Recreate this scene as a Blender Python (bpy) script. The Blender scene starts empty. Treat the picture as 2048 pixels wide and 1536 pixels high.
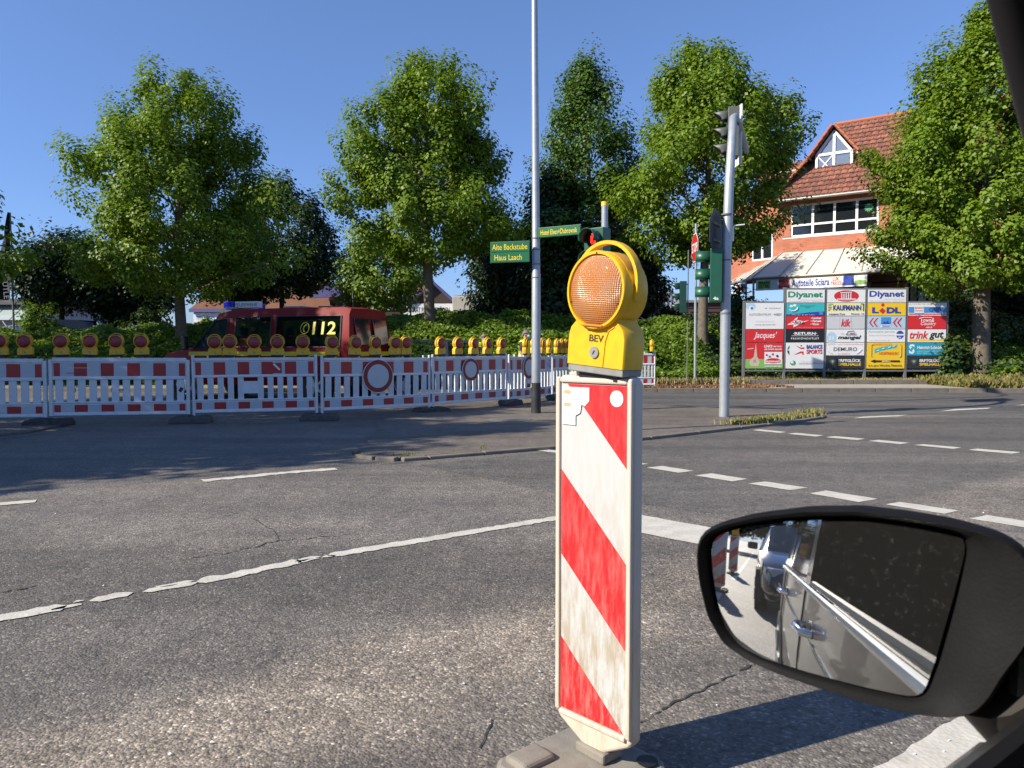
import bpy, bmesh, math, random
import numpy as np
from mathutils import Vector, Matrix, noise
R = math.radians
S = bpy.context.scene
COL = S.collection

# ------------------------------------------------------------------ camera, world, sun, exposure
H = 1.2                                   # camera height: a hand in the driver's window
F = 1500.0                                # focal length in pixels of a 2048 wide picture
PITCH = math.atan(71 / F)
cd = bpy.data.cameras.new('camera'); cam = bpy.data.objects.new('camera', cd); COL.objects.link(cam)
cd.sensor_width = 36; cd.lens = 36 * F / 2048
cd.clip_start = 0.02; cd.clip_end = 3000
cam.location = (0, 0, H); cam.rotation_euler = (R(90) - PITCH, 0, 0)
cd.dof.use_dof = True; cd.dof.focus_distance = 4.5; cd.dof.aperture_fstop = 14
S.camera = cam
SUN_EL = R(35); SHX, SHY = 0.915, 0.403   # direction in which shadows fall
w = bpy.data.worlds.new('World'); S.world = w; w.use_nodes = True
nt = w.node_tree; nt.nodes.clear()
sky = nt.nodes.new('ShaderNodeTexSky'); sky.sky_type = 'NISHITA'; sky.sun_disc = False
sky.sun_elevation = SUN_EL; sky.sun_rotation = math.atan2(-SHX, -SHY) % (2 * math.pi)
sky.air_density = 1.0; sky.dust_density = 0.0; sky.ozone_density = 3.5; sky.altitude = 50
bg = nt.nodes.new('ShaderNodeBackground'); bg.inputs[1].default_value = 0.098
out = nt.nodes.new('ShaderNodeOutputWorld')
geo = nt.nodes.new('ShaderNodeTexCoord'); sp_ = nt.nodes.new('ShaderNodeSeparateXYZ'); nt.links.new(geo.outputs['Generated'], sp_.inputs[0])
rp = nt.nodes.new('ShaderNodeValToRGB'); nt.links.new(sp_.outputs[2], rp.inputs[0]); e = rp.color_ramp.elements
e[0].position = 0.0; e[0].color = (.46, .55, .86, 1); e[1].position = .45; e[1].color = (.98, 1.03, 1.22, 1)   # the clear blue horizon of the day
e = rp.color_ramp.elements.new(.12); e.color = (.68, .78, 1.08, 1)
mz = nt.nodes.new('ShaderNodeMix'); mz.data_type = 'RGBA'; mz.blend_type = 'MULTIPLY'; mz.inputs[0].default_value = 1
nt.links.new(sky.outputs[0], mz.inputs[6]); nt.links.new(rp.outputs[0], mz.inputs[7]); nt.links.new(mz.outputs[2], bg.inputs[0]); nt.links.new(bg.outputs[0], out.inputs[0])
ld = bpy.data.lights.new('sun', 'SUN'); ld.energy = 5.0; ld.angle = R(0.53); ld.color = (1.0, 0.92, 0.78)
sun = bpy.data.objects.new('sun', ld); COL.objects.link(sun)
d = Vector((SHX * math.cos(SUN_EL), SHY * math.cos(SUN_EL), -math.sin(SUN_EL)))
sun.rotation_euler = d.to_track_quat('-Z', 'Y').to_euler()
S.view_settings.view_transform = 'Standard'; S.view_settings.look = 'None'
S.view_settings.exposure = 0.58; S.view_settings.gamma = 1; S.view_settings.use_curve_mapping = False
S.cycles.max_bounces = 8; S.cycles.transparent_max_bounces = 12; S.cycles.glossy_bounces = 4
S.cycles.caustics_reflective = False; S.cycles.caustics_refractive = False

# ------------------------------------------------------------------ helpers
def ray(px, py):
    v = Vector(((px - 1024) / F, (768 - py) / F, -1.0))
    return Matrix.Rotation(R(90) - PITCH, 3, 'X') @ v
def G(px, py, z=0.0):                      # point of the level z seen at a pixel
    r = ray(px, py); t = (z - H) / r.z
    return Vector((r.x * t, r.y * t, z))
def at(px, py, Y):                         # point at depth Y seen at a pixel
    r = ray(px, py); t = Y / r.y
    return Vector((r.x * t, Y, H + r.z * t))

def tag(o, label=None, cat=None, group=None, kind=None):
    if label: o['label'] = label
    if cat: o['category'] = cat
    if group: o['group'] = group
    if kind: o['kind'] = kind
    return o
def E(name, label, cat, loc=(0, 0, 0), rz=0.0, group=None):
    o = bpy.data.objects.new(name, None); COL.objects.link(o)
    o.empty_display_size = 0.2; o.location = loc; o.rotation_euler = (0, 0, rz)
    return tag(o, label, cat, group)
def mk(name, me, parent=None):
    o = bpy.data.objects.new(name, me); COL.objects.link(o)
    if parent: o.parent = parent
    return o
def kids(o): return [c for c in bpy.data.objects if c.parent == o]
def dup(root, loc, rz, label, tree=None):
    """copy of a thing with its parts and sub-parts"""
    r = root.copy(); COL.objects.link(r); r.location = loc; r.rotation_euler = (0, 0, rz)
    r['label'] = label
    for c in (tree if tree is not None else [(k, kids(k)) for k in kids(root)]):
        k = c[0].copy(); COL.objects.link(k); k.parent = r
        for g in c[1]:
            q = g.copy(); COL.objects.link(q); q.parent = k
    return r
def tree_of(root): return [(k, kids(k)) for k in kids(root)]

class MB:
    def __init__(s): s.v = []; s.f = []; s.m = []; s.mi = 0
    def mat(s, i): s.mi = i; return s
    def add(s, vs, fs):
        b = len(s.v); s.v += [tuple(p) for p in vs]
        for f in fs: s.f.append(tuple(b + i for i in f)); s.m.append(s.mi)
        return s
    def box(s, c, d, M=None):
        x, y, z = d[0] / 2, d[1] / 2, d[2] / 2
        vs = [Vector((i * x, j * y, k * z)) for i in (-1, 1) for j in (-1, 1) for k in (-1, 1)]
        if M is not None: vs = [M @ p for p in vs]
        vs = [p + Vector(c) for p in vs]
        return s.add(vs, [(0, 1, 3, 2), (4, 6, 7, 5), (0, 4, 5, 1), (2, 3, 7, 6), (0, 2, 6, 4), (1, 5, 7, 3)])
    def box2(s, a, b):
        return s.box([(a[i] + b[i]) / 2 for i in range(3)], [abs(b[i] - a[i]) for i in range(3)])
    def tube(s, pts, rad, n=10, cap=True):
        pts = [Vector(p) for p in pts]
        if not isinstance(rad, (list, tuple)): rad = [rad] * len(pts)
        b = len(s.v); ref = None
        for i, p in enumerate(pts):
            t = (pts[min(i + 1, len(pts) - 1)] - pts[max(i - 1, 0)])
            if t.length < 1e-9: t = Vector((0, 0, 1))
            t.normalize()
            if ref is None:
                ref = Vector((1, 0, 0)) if abs(t.x) < 0.9 else Vector((0, 1, 0))
            a = ref - t * ref.dot(t); a.normalize(); ref = a; c = t.cross(a)
            for k in range(n):
                an = 2 * math.pi * k / n
                s.v.append(tuple(p + (a * math.cos(an) + c * math.sin(an)) * rad[i]))
        for i in range(len(pts) - 1):
            for k in range(n):
                k2 = (k + 1) % n
                s.f.append((b + i * n + k, b + i * n + k2, b + (i + 1) * n + k2, b + (i + 1) * n + k)); s.m.append(s.mi)
        if cap:
            s.f.append(tuple(b + k for k in reversed(range(n)))); s.m.append(s.mi)
            e = b + (len(pts) - 1) * n
            s.f.append(tuple(e + k for k in range(n))); s.m.append(s.mi)
        return s
    def lathe(s, c, prof, n=24, axis='z'):
        """prof: (radius, height) pairs"""
        b = len(s.v); c = Vector(c)
        for r, h in prof:
            for k in range(n):
                a = 2 * math.pi * k / n
                p = (r * math.cos(a), r * math.sin(a), h)
                if axis == 'y': p = (p[0], h, p[1])
                if axis == 'x': p = (h, p[0], p[1])
                s.v.append(tuple(c + Vector(p)))
        for i in range(len(prof) - 1):
            for k in range(n):
                k2 = (k + 1) % n
                s.f.append((b + i * n + k, b + i * n + k2, b + (i + 1) * n + k2, b + (i + 1) * n + k)); s.m.append(s.mi)
        s.f.append(tuple(b + k for k in reversed(range(n)))); s.m.append(s.mi)
        e = b + (len(prof) - 1) * n
        s.f.append(tuple(e + k for k in range(n))); s.m.append(s.mi)
        return s
    def prism(s, poly, y0, y1, plane='xz'):
        """extrude a polygon; plane xz extrudes along y, xy along z"""
        n = len(poly)
        P = (lambda a, b, h: (a, h, b)) if plane == 'xz' else (lambda a, b, h: (a, b, h))
        vs = [P(a, b, y0) for a, b in poly] + [P(a, b, y1) for a, b in poly]
        fs = [tuple(range(n)), tuple(reversed(range(n, 2 * n)))] + [(i, n + i, n + (i + 1) % n, (i + 1) % n) for i in range(n)]
        return s.add(vs, fs)
    def loft(s, rings, closed=True, cap=True, skip=()):
        n = len(rings[0]); b = len(s.v)
        for r in rings: s.v += [tuple(p) for p in r]
        for i in range(len(rings) - 1):
            for k in range(n if closed else n - 1):
                if (i, k) in skip: continue
                k2 = (k + 1) % n
                s.f.append((b + i * n + k, b + (i + 1) * n + k, b + (i + 1) * n + k2, b + i * n + k2)); s.m.append(s.mi)
        if cap:
            s.f.append(tuple(b + k for k in range(n))); s.m.append(s.mi)
            e = b + (len(rings) - 1) * n
            s.f.append(tuple(e + k for k in reversed(range(n)))); s.m.append(s.mi)
        return s
    def mesh(s, name, mats, smooth=False, fix=True):
        me = bpy.data.meshes.new(name); me.from_pydata(s.v, [], s.f)
        for m in (mats if isinstance(mats, (list, tuple)) else [mats]): me.materials.append(m)
        me.polygons.foreach_set('material_index', s.m)
        if fix:
            bm = bmesh.new(); bm.from_mesh(me); bmesh.ops.recalc_face_normals(bm, faces=bm.faces); bm.to_mesh(me); bm.free()
        if smooth: me.shade_smooth() if hasattr(me, 'shade_smooth') else me.polygons.foreach_set('use_smooth', [True] * len(me.polygons))
        me.update(); return me
    def build(s, name, mats, parent=None, smooth=False, bevel=0, fix=True, segs=2):
        me = s.mesh(name, mats, smooth, fix)
        if smooth: me.set_sharp_from_angle(angle=R(40))
        o = mk(name, me, parent)
        if bevel:
            b = o.modifiers.new('b', 'BEVEL'); b.width = bevel; b.segments = segs; b.limit_method = 'ANGLE'; b.angle_limit = R(35)
            if smooth: b.harden_normals = False
        return o

# ------------------------------------------------------------------ materials
def nodes(name):
    m = bpy.data.materials.new(name); m.use_nodes = True
    n = m.node_tree; n.nodes.clear()
    o = n.nodes.new('ShaderNodeOutputMaterial'); p = n.nodes.new('ShaderNodeBsdfPrincipled')
    n.links.new(p.outputs[0], o.inputs[0]); return m, n, p, o
def coord(n): return n.nodes.new('ShaderNodeTexCoord').outputs['Object']
def tex(n, co, scale, detail=4, kind='Noise', rough=0.6, **kw):
    t = n.nodes.new('ShaderNodeTex' + kind); n.links.new(co, t.inputs['Vector']); t.inputs['Scale'].default_value = scale
    if kind == 'Noise': t.inputs['Detail'].default_value = detail; t.inputs['Roughness'].default_value = rough
    for k, v in kw.items(): setattr(t, k, v)
    return t
def ramp(n, fac, stops):
    r = n.nodes.new('ShaderNodeValToRGB'); n.links.new(fac, r.inputs[0])
    e = r.color_ramp.elements
    while len(e) < len(stops): e.new(0.5)
    for q, (p, c) in zip(e, stops):
        q.position = p; q.color = (c[0], c[1], c[2], 1) if isinstance(c, (tuple, list)) else (c, c, c, 1)
    return r.outputs[0]
def mixc(n, fac, a, b, mode='MIX'):
    m = n.nodes.new('ShaderNodeMix'); m.data_type = 'RGBA'; m.blend_type = mode
    for sock, v in ((m.inputs[0], fac), (m.inputs[6], a), (m.inputs[7], b)):
        if isinstance(v, (int, float)): sock.default_value = v
        elif isinstance(v, tuple): sock.default_value = (*v[:3], 1)
        else: n.links.new(v, sock)
    return m.outputs[2]
def bump(n, p, h, strength=0.3, dist=0.01):
    b = n.nodes.new('ShaderNodeBump'); b.inputs['Strength'].default_value = strength; b.inputs['Distance'].default_value = dist
    n.links.new(h, b.inputs['Height']); n.links.new(b.outputs[0], p.inputs['Normal']); return b
_mc = {}
def M(name, col, rough=0.6, metal=0.0, dirt=0.12, dirtcol=None, scale=6, coat=0.0, bmp=0.0, spec=0.5, emit=None):
    if name in _mc: return _mc[name]
    m, n, p, o = nodes(name); co = coord(n)
    t = tex(n, co, scale, 6)
    dc = dirtcol or tuple(c * 0.55 for c in col)
    f = ramp(n, t.outputs[0], [(0.42, 0.0), (0.72, 1.0)])
    mm = n.nodes.new('ShaderNodeMath'); mm.operation = 'MULTIPLY'; mm.inputs[1].default_value = dirt; n.links.new(f, mm.inputs[0])
    n.links.new(mixc(n, mm.outputs[0], tuple(col), tuple(dc)), p.inputs['Base Color'])
    p.inputs['Roughness'].default_value = rough; p.inputs['Metallic'].default_value = metal
    p.inputs['Coat Weight'].default_value = coat; p.inputs['Specular IOR Level'].default_value = spec
    if bmp: bump(n, p, tex(n, co, scale * 12, 5).outputs[0], bmp, 0.003)
    if emit: p.inputs['Emission Color'].default_value = (*emit[:3], 1); p.inputs['Emission Strength'].default_value = emit[3]
    _mc[name] = m; return m

white_plastic = M('white plastic', (0.74, 0.75, 0.76), 0.45, dirt=0.28, dirtcol=(0.42, 0.40, 0.36), scale=9, bmp=0.1)
foil_white = M('white reflective foil', (0.52, 0.55, 0.58), 0.35, dirt=0.2, dirtcol=(0.40, 0.40, 0.38), scale=7)
foil_red = M('red reflective foil', (0.42, 0.022, 0.02), 0.35, dirt=0.25, dirtcol=(0.30, 0.05, 0.04), scale=12)
rubber = M('recycled rubber', (0.055, 0.052, 0.05), 0.85, dirt=0.6, dirtcol=(0.14, 0.12, 0.10), scale=14, bmp=0.5)
rubber_pale = M('dusty recycled plastic', (0.26, 0.235, 0.20), 0.85, dirt=0.6, dirtcol=(0.15, 0.13, 0.11), scale=16, bmp=0.5)
yellow_pl = M('yellow lamp plastic', (0.80, 0.455, 0.010), 0.42, dirt=0.45, dirtcol=(0.52, 0.27, 0.03), scale=24, bmp=0.06)
black_pl = M('black plastic', (0.012, 0.012, 0.013), 0.45, dirt=0.3, dirtcol=(0.03, 0.03, 0.03), scale=20, bmp=0.15)
grey_pl = M('grey plastic', (0.28, 0.28, 0.26), 0.5, dirt=0.4, dirtcol=(0.12, 0.11, 0.10), scale=20)
galv = M('galvanised steel', (0.40, 0.43, 0.45), 0.42, 0.35, dirt=0.5, dirtcol=(0.27, 0.29, 0.31), scale=9, bmp=0.05)
galv_dark = M('grey painted steel', (0.16, 0.17, 0.18), 0.55, dirt=0.3, scale=9)
green_sig = M('green signal housing', (0.010, 0.085, 0.045), 0.4, dirt=0.2, scale=9)
green_sign = M('green sign paint', (0.012, 0.14, 0.05), 0.35, dirt=0.15)
sign_yellow = M('yellow sign print', (0.85, 0.62, 0.03), 0.4, dirt=0.1)
dark_lens = M('dark signal lens', (0.02, 0.02, 0.022), 0.15, dirt=0.0)
sign_white = M('white sign print', (0.78, 0.78, 0.76), 0.45, dirt=0.12)
sign_red = M('red sign print', (0.50, 0.02, 0.02), 0.4, dirt=0.15)
sign_back = M('dark grey sign back', (0.05, 0.055, 0.065), 0.6, dirt=0.3)
bark = M('grey brown bark', (0.16, 0.13, 0.095), 0.9, dirt=0.7, dirtcol=(0.06, 0.05, 0.04), scale=10, bmp=0.9)
bark_dark = M('dark bark', (0.05, 0.04, 0.03), 0.9, dirt=0.7, dirtcol=(0.02, 0.02, 0.015), scale=10, bmp=0.9)

def lens_mat(name, col, amber=False):
    m, n, p, o = nodes(name); co = coord(n)
    sep = n.nodes.new('ShaderNodeSeparateXYZ'); n.links.new(co, sep.inputs[0])
    def wave(sock, k):
        a = n.nodes.new('ShaderNodeMath'); a.operation = 'MULTIPLY'; a.inputs[1].default_value = k; n.links.new(sock, a.inputs[0])
        b = n.nodes.new('ShaderNodeMath'); b.operation = 'SINE'; n.links.new(a.outputs[0], b.inputs[0]); return b.outputs[0]
    a = n.nodes.new('ShaderNodeMath'); a.operation = 'ADD'; n.links.new(wave(sep.outputs[0], 1150), a.inputs[0]); n.links.new(wave(sep.outputs[2], 1150), a.inputs[1])
    t = tex(n, co, 11 if amber else 26, 7)
    c2 = (.40, .235, .135)
    n.links.new(mixc(n, ramp(n, t.outputs[0], [(0.4, 0), (0.7, 1)]), tuple(col), c2 if amber else tuple(c * 0.6 for c in col)), p.inputs['Base Color'])
    p.inputs['Roughness'].default_value = 0.22; p.inputs['Coat Weight'].default_value = 0.5
    if amber:
        p.inputs['Subsurface Weight'].default_value = 0.12; p.inputs['Subsurface Radius'].default_value = (0.02, 0.006, 0.001); p.inputs['Subsurface Scale'].default_value = 0.6
    bump(n, p, a.outputs[0], 0.5 if amber else 0.35, 0.0012)
    return m
red_lens = lens_mat('red lamp lens', (0.30, 0.008, 0.008))
amber_lens = lens_mat('amber lamp lens', (0.50, 0.17, 0.022), True)

def leaf_mat(name, c0, c1, trans=0.35):
    m, n, p, o = nodes(name)
    g = n.nodes.new('ShaderNodeNewGeometry'); oi = coord(n)
    rnd = g.outputs['Random Per Island']
    big = tex(n, oi, 0.7, 3)
    a = n.nodes.new('ShaderNodeMath'); a.operation = 'MULTIPLY_ADD'; n.links.new(rnd, a.inputs[0]); a.inputs[1].default_value = 0.55
    b = n.nodes.new('ShaderNodeMath'); b.operation = 'MULTIPLY'; b.inputs[1].default_value = 0.5; n.links.new(big.outputs[0], b.inputs[0]); n.links.new(b.outputs[0], a.inputs[2])
    c = mixc(n, a.outputs[0], c0, c1)
    n.links.new(c, p.inputs['Base Color']); p.inputs['Roughness'].default_value = 0.45; p.inputs['Specular IOR Level'].default_value = 0.35
    tr = n.nodes.new('ShaderNodeBsdfTranslucent')
    n.links.new(mixc(n, 1.0, c, (1.0, 1.0, 0.35), 'MULTIPLY'), tr.inputs[0])
    mx = n.nodes.new('ShaderNodeMixShader'); mx.inputs[0].default_value = trans
    n.links.new(p.outputs[0], mx.inputs[1]); n.links.new(tr.outputs[0], mx.inputs[2]); n.links.new(mx.outputs[0], o.inputs[0])
    return m
leaf_linden = leaf_mat('fresh linden leaves', (0.095, 0.180, 0.014), (0.245, 0.345, 0.028), .42)
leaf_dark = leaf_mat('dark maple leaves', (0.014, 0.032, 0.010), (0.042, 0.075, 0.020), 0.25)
leaf_pale = leaf_mat('pale young leaves', (0.13, 0.22, 0.03), (0.22, 0.32, 0.05), 0.4)
leaf_bank = leaf_mat('ground cover leaves', (0.080, 0.160, 0.014), (0.220, 0.320, 0.032), 0.38)
leaf_deep = leaf_mat('deep green shrub leaves', (0.030, 0.065, 0.016), (0.075, 0.125, 0.030), 0.25)
dry_grass = leaf_mat('dry grass', (0.30, 0.24, 0.10), (0.42, 0.36, 0.18), 0.2)
green_grass = leaf_mat('green weeds', (0.12, 0.18, 0.03), (0.25, 0.28, 0.06), 0.3)
litter_mat = leaf_mat('brown leaf litter', (0.16, 0.07, 0.035), (0.32, 0.18, 0.09), 0.1)

def asphalt(name, base, warm, agg=1.0, big=1.0):
    m, n, p, o = nodes(name); co = coord(n)
    v = tex(n, co, 105, kind='Voronoi'); v2 = tex(n, co, 48, kind='Voronoi')
    nz = tex(n, co, 0.55, 5); nz2 = tex(n, co, 7, 6); nz3 = tex(n, co, 220, 3)
    stones = n.nodes.new('ShaderNodeSeparateColor'); n.links.new(v.outputs['Color'], stones.inputs[0])
    c = mixc(n, ramp(n, nz.outputs[0], [(0.32, 0), (0.68, 1)]), base, warm)
    sp = ramp(n, stones.outputs[0], [(0.0, 0.55), (0.55, 0.92), (0.86, 1.15), (0.95, 2.1), (1.0, 2.9)])
    c = mixc(n, 0.55 * agg, c, sp, 'MULTIPLY')
    c = mixc(n, 1.0, c, ramp(n, v2.outputs['Distance'], [(0.0, 1.18), (0.55, 0.95), (0.9, 0.62)]), 'MULTIPLY')
    c = mixc(n, 0.9 * big, c, ramp(n, nz2.outputs[0], [(0.3, 0.8), (0.7, 1.18)]), 'MULTIPLY')
    mp = n.nodes.new('ShaderNodeMapping'); n.links.new(co, mp.inputs[0]); mp.inputs['Rotation'].default_value = (0, 0, R(-37)); mp.inputs['Scale'].default_value = (0.07, 1.1, 1)
    c = mixc(n, 1.0, c, ramp(n, tex(n, mp.outputs[0], 1.0, 3).outputs[0], [(0.36, 0.80), (0.64, 1.20)]), 'MULTIPLY')
    c = mixc(n, 0.6, c, ramp(n, tex(n, co, 1.7, 7, rough=.7).outputs[0], [(0.38, 0.80), (0.5, 1.0), (0.66, 1.12)]), 'MULTIPLY')
    # a strip along the lane where the tyres have rubbed the binder off pale stone
    mp2 = n.nodes.new('ShaderNodeMapping'); n.links.new(co, mp2.inputs[0]); mp2.inputs['Rotation'].default_value = (0, 0, R(-37))
    sx = n.nodes.new('ShaderNodeSeparateXYZ'); n.links.new(mp2.outputs[0], sx.inputs[0])
    nn_ = n.nodes.new('ShaderNodeMath'); nn_.operation = 'MULTIPLY_ADD'; nn_.inputs[1].default_value = .9; n.links.new(tex(n, co, 1.1, 5).outputs[0], nn_.inputs[0]); n.links.new(sx.outputs[1], nn_.inputs[2])
    mr = n.nodes.new('ShaderNodeMapRange'); n.links.new(nn_.outputs[0], mr.inputs[0]); mr.inputs[1].default_value = 1.6; mr.inputs[2].default_value = 4.4
    rub = ramp(n, mr.outputs[0], [(0.0, 0.0), (0.25, 0.15), (0.40, 1.0), (0.52, 1.0), (0.62, 0.12), (1.0, 0.0)])
    c = mixc(n, rub, c, mixc(n, 1.0, c, mixc(n, 0.6, (1.45, 1.38, 1.28), ramp(n, stones.outputs[1], [(0.0, .8), (.6, 1.1), (.9, 2.0), (1.0, 2.6)]), 'MULTIPLY'), 'MULTIPLY'))
    n.links.new(c, p.inputs['Base Color'])
    p.inputs['Roughness'].default_value = 0.62; p.inputs['Specular IOR Level'].default_value = 0.42
    a = n.nodes.new('ShaderNodeMath'); a.operation = 'MULTIPLY_ADD'; a.inputs[1].default_value = 0.5
    n.links.new(v2.outputs['Distance'], a.inputs[0]); n.links.new(v.outputs['Distance'], a.inputs[2])
    b = n.nodes.new('ShaderNodeMath'); b.operation = 'MULTIPLY'; b.inputs[1].default_value = -1; n.links.new(a.outputs[0], b.inputs[0])
    bump(n, p, b.outputs[0], 0.55, 0.007)
    return m
asph = asphalt('worn road asphalt', (0.135, 0.122, 0.108), (0.205, 0.180, 0.152))
asph_pav = asphalt('pavement asphalt', (0.135, 0.116, 0.098), (0.19, 0.16, 0.13), 0.8)
asph_dark = asphalt('darker asphalt patch', (0.105, 0.10, 0.096), (0.13, 0.122, 0.114), 0.8)
asph_smooth = asphalt('smoother far asphalt', (0.120, 0.110, 0.099), (0.150, 0.135, 0.118), 0.8)
def paint_mat():
    m, n, p, o = nodes('worn white road paint'); co = coord(n)
    v = tex(n, co, 60, kind='Voronoi'); t = tex(n, co, 9, 8); t2 = tex(n, co, 2.0, 4)
    c = mixc(n, ramp(n, t.outputs[0], [(0.35, 0), (0.75, 1)]), (0.60, 0.57, 0.50), (0.44, 0.41, 0.35))
    c = mixc(n, ramp(n, tex(n, co, 34, 8, rough=0.75).outputs[0], [(0.63, 0), (0.67, 1)]), c, (0.16, 0.15, 0.14))
    n.links.new(c, p.inputs['Base Color']); p.inputs['Roughness'].default_value = 0.7
    bump(n, p, v.outputs['Distance'], 0.4, 0.004); return m
paint = paint_mat()
kerb_mat = M('concrete kerb', (0.19, 0.165, 0.135), 0.85, dirt=0.7, dirtcol=(0.11, 0.10, 0.085), scale=7, bmp=0.5)
concrete = M('pale concrete', (0.44, 0.41, 0.35), 0.85, dirt=0.3, scale=3, bmp=0.3)
soil = M('dark soil', (0.035, 0.040, 0.018), 0.95, dirt=0.5, scale=3)  # dark brown green ground colour under the plant cover
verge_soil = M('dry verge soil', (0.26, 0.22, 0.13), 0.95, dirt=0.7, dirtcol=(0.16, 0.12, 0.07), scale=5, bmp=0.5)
crack_mat = M('dark crack', (0.040, 0.037, 0.034), 0.95, dirt=0.4, scale=20)
glass_m, n_, p_, o_ = nodes('tinted car glass')
p_.inputs['Base Color'].default_value = (0.02, 0.03, 0.03, 1); p_.inputs['Roughness'].default_value = 0.03
tr_ = n_.nodes.new('ShaderNodeBsdfTransparent'); tr_.inputs[0].default_value = (0.55, 0.62, 0.60, 1)
mx_ = n_.nodes.new('ShaderNodeMixShader'); fr_ = n_.nodes.new('ShaderNodeFresnel'); fr_.inputs[0].default_value = 1.5
ad_ = n_.nodes.new('ShaderNodeMath'); ad_.operation = 'ADD'; ad_.inputs[1].default_value = 0.10; n_.links.new(fr_.outputs[0], ad_.inputs[0])
n_.links.new(ad_.outputs[0], mx_.inputs[0]); n_.links.new(tr_.outputs[0], mx_.inputs[1]); n_.links.new(p_.outputs[0], mx_.inputs[2]); n_.links.new(mx_.outputs[0], o_.inputs[0])
dark_glass = M('dark window glass', (0.015, 0.018, 0.022), 0.05, dirt=0.1, spec=0.8)
chrome = M('chrome', (0.75, 0.76, 0.78), 0.12, 1.0, dirt=0.1)
tyre_m = M('tyre rubber', (0.02, 0.02, 0.02), 0.85, dirt=0.4, dirtcol=(0.05, 0.05, 0.045), scale=18, bmp=0.3)
rim_m = M('alloy rim', (0.45, 0.46, 0.47), 0.35, 0.8)
van_red = M('fire red paint', (0.21, 0.005, 0.004), 0.5, dirt=0.2, dirtcol=(0.13, 0.006, 0.005), coat=0.0, spec=.22)
van_yellow = M('yellow side stripe', (0.62, 0.50, 0.02), 0.35)
interior = M('dark interior trim', (0.018, 0.018, 0.02), 0.8)

# ------------------------------------------------------------------ leaf meshes
def leaf_mesh(name, C, N, size, mat, rs, aspect=0.8, up=None):
    """one folded kite (2 triangles) per leaf: C centres, N normals (numpy arrays)"""
    n = len(C)
    N = N / np.maximum(np.linalg.norm(N, axis=1, keepdims=True), 1e-6)
    r = rs.normal(size=(n, 3))
    if up is not None: r = r * (1 - up) + np.array([0, 0, 1.0]) * up * 2
    T = r - N * np.sum(r * N, axis=1, keepdims=True); T /= np.maximum(np.linalg.norm(T, axis=1, keepdims=True), 1e-6)
    B = np.cross(N, T)
    s = (size * (0.65 + 0.7 * rs.random(n)))[:, None]
    V = np.empty((n, 4, 3), np.float32)
    V[:, 0] = C - T * s * 0.5; V[:, 1] = C + B * s * 0.5 * aspect + N * s * 0.13 - T * s * 0.08
    V[:, 2] = C + T * s * 0.5; V[:, 3] = C - B * s * 0.5 * aspect + N * s * 0.13 - T * s * 0.08
    me = bpy.data.meshes.new(name)
    me.vertices.add(4 * n); me.vertices.foreach_set('co', V.reshape(-1))
    idx = np.arange(n)[:, None] * 4
    tri = np.concatenate([idx + np.array([[0, 1, 2]]), idx + np.array([[0, 2, 3]])], axis=1).reshape(-1).astype(np.int32)
    me.loops.add(6 * n); me.loops.foreach_set('vertex_index', tri)
    me.polygons.add(2 * n); me.polygons.foreach_set('loop_start', np.arange(0, 6 * n, 3, dtype=np.int32))
    me.polygons.foreach_set('loop_total', np.full(2 * n, 3, np.int32))
    me.materials.append(mat); me.update(calc_edges=True)
    return me

def crown_points(z0, z1, rmax, prof, K, L, rs, clump=0.55, lean=(0, 0), lump=0.25, fill=0.45, gap=0.0, spike=0.5):
    """clump centres spread through an envelope; leaves spread round them"""
    hs = []; tp = np.array([p[0] for p in prof]); rp = np.array([p[1] for p in prof])
    seed = rs.random() * 50
    out_c, out_n, tips = [], [], []
    tries = 0
    while len(tips) < K and tries < K * 30:
        tries += 1
        t = rs.random(); r = np.interp(t, tp, rp)
        if rs.random() > r / rp.max() + 0.12: continue
        a = rs.random() * 2 * math.pi
        lum = 1 + lump * noise.noise(Vector((math.cos(a) * 1.6 + seed, math.sin(a) * 1.6, t * 4.5))) * 2
        f = fill + (1 - fill) * rs.random() ** 0.55
        rr = rmax * r * lum * f
        z = z0 + (z1 - z0) * t
        c = np.array([rr * math.cos(a) + lean[0] * t, rr * math.sin(a) + lean[1] * t, z])
        if gap and noise.noise(Vector(c * 0.75) + Vector((seed, 0, 0))) < -gap: continue
        tips.append((c, a, f, t))
    for c, a, f, t in tips:
        m = int(L * (0.6 + 0.8 * rs.random()))
        d = np.array([math.cos(a) * (1.1 - t), math.sin(a) * (1.1 - t), 0.35 + 0.9 * t]); d /= np.linalg.norm(d)
        g = rs.normal(size=(m, 3)); g /= np.maximum(np.linalg.norm(g, axis=1, keepdims=True), 1e-6)
        g = g * (rs.random((m, 1)) ** 0.42) * (1 + 0.06 * rs.normal(size=(m, 1)))
        along = (g @ d)[:, None] * d
        k = clump * (0.7 + 0.6 * rs.random())
        g = (g - along) * np.array([1, 1, 0.8]) * k + along * k * (1 + spike * 1.4 * (f > 0.8))
        p = c + g
        nn = g / k * 1.5 + np.array([0, 0, 0.5]) + d * 0.4 + rs.normal(size=(m, 3)) * 0.42
        out_c.append(p); out_n.append(nn)
    return np.concatenate(out_c), np.concatenate(out_n), tips

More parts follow.
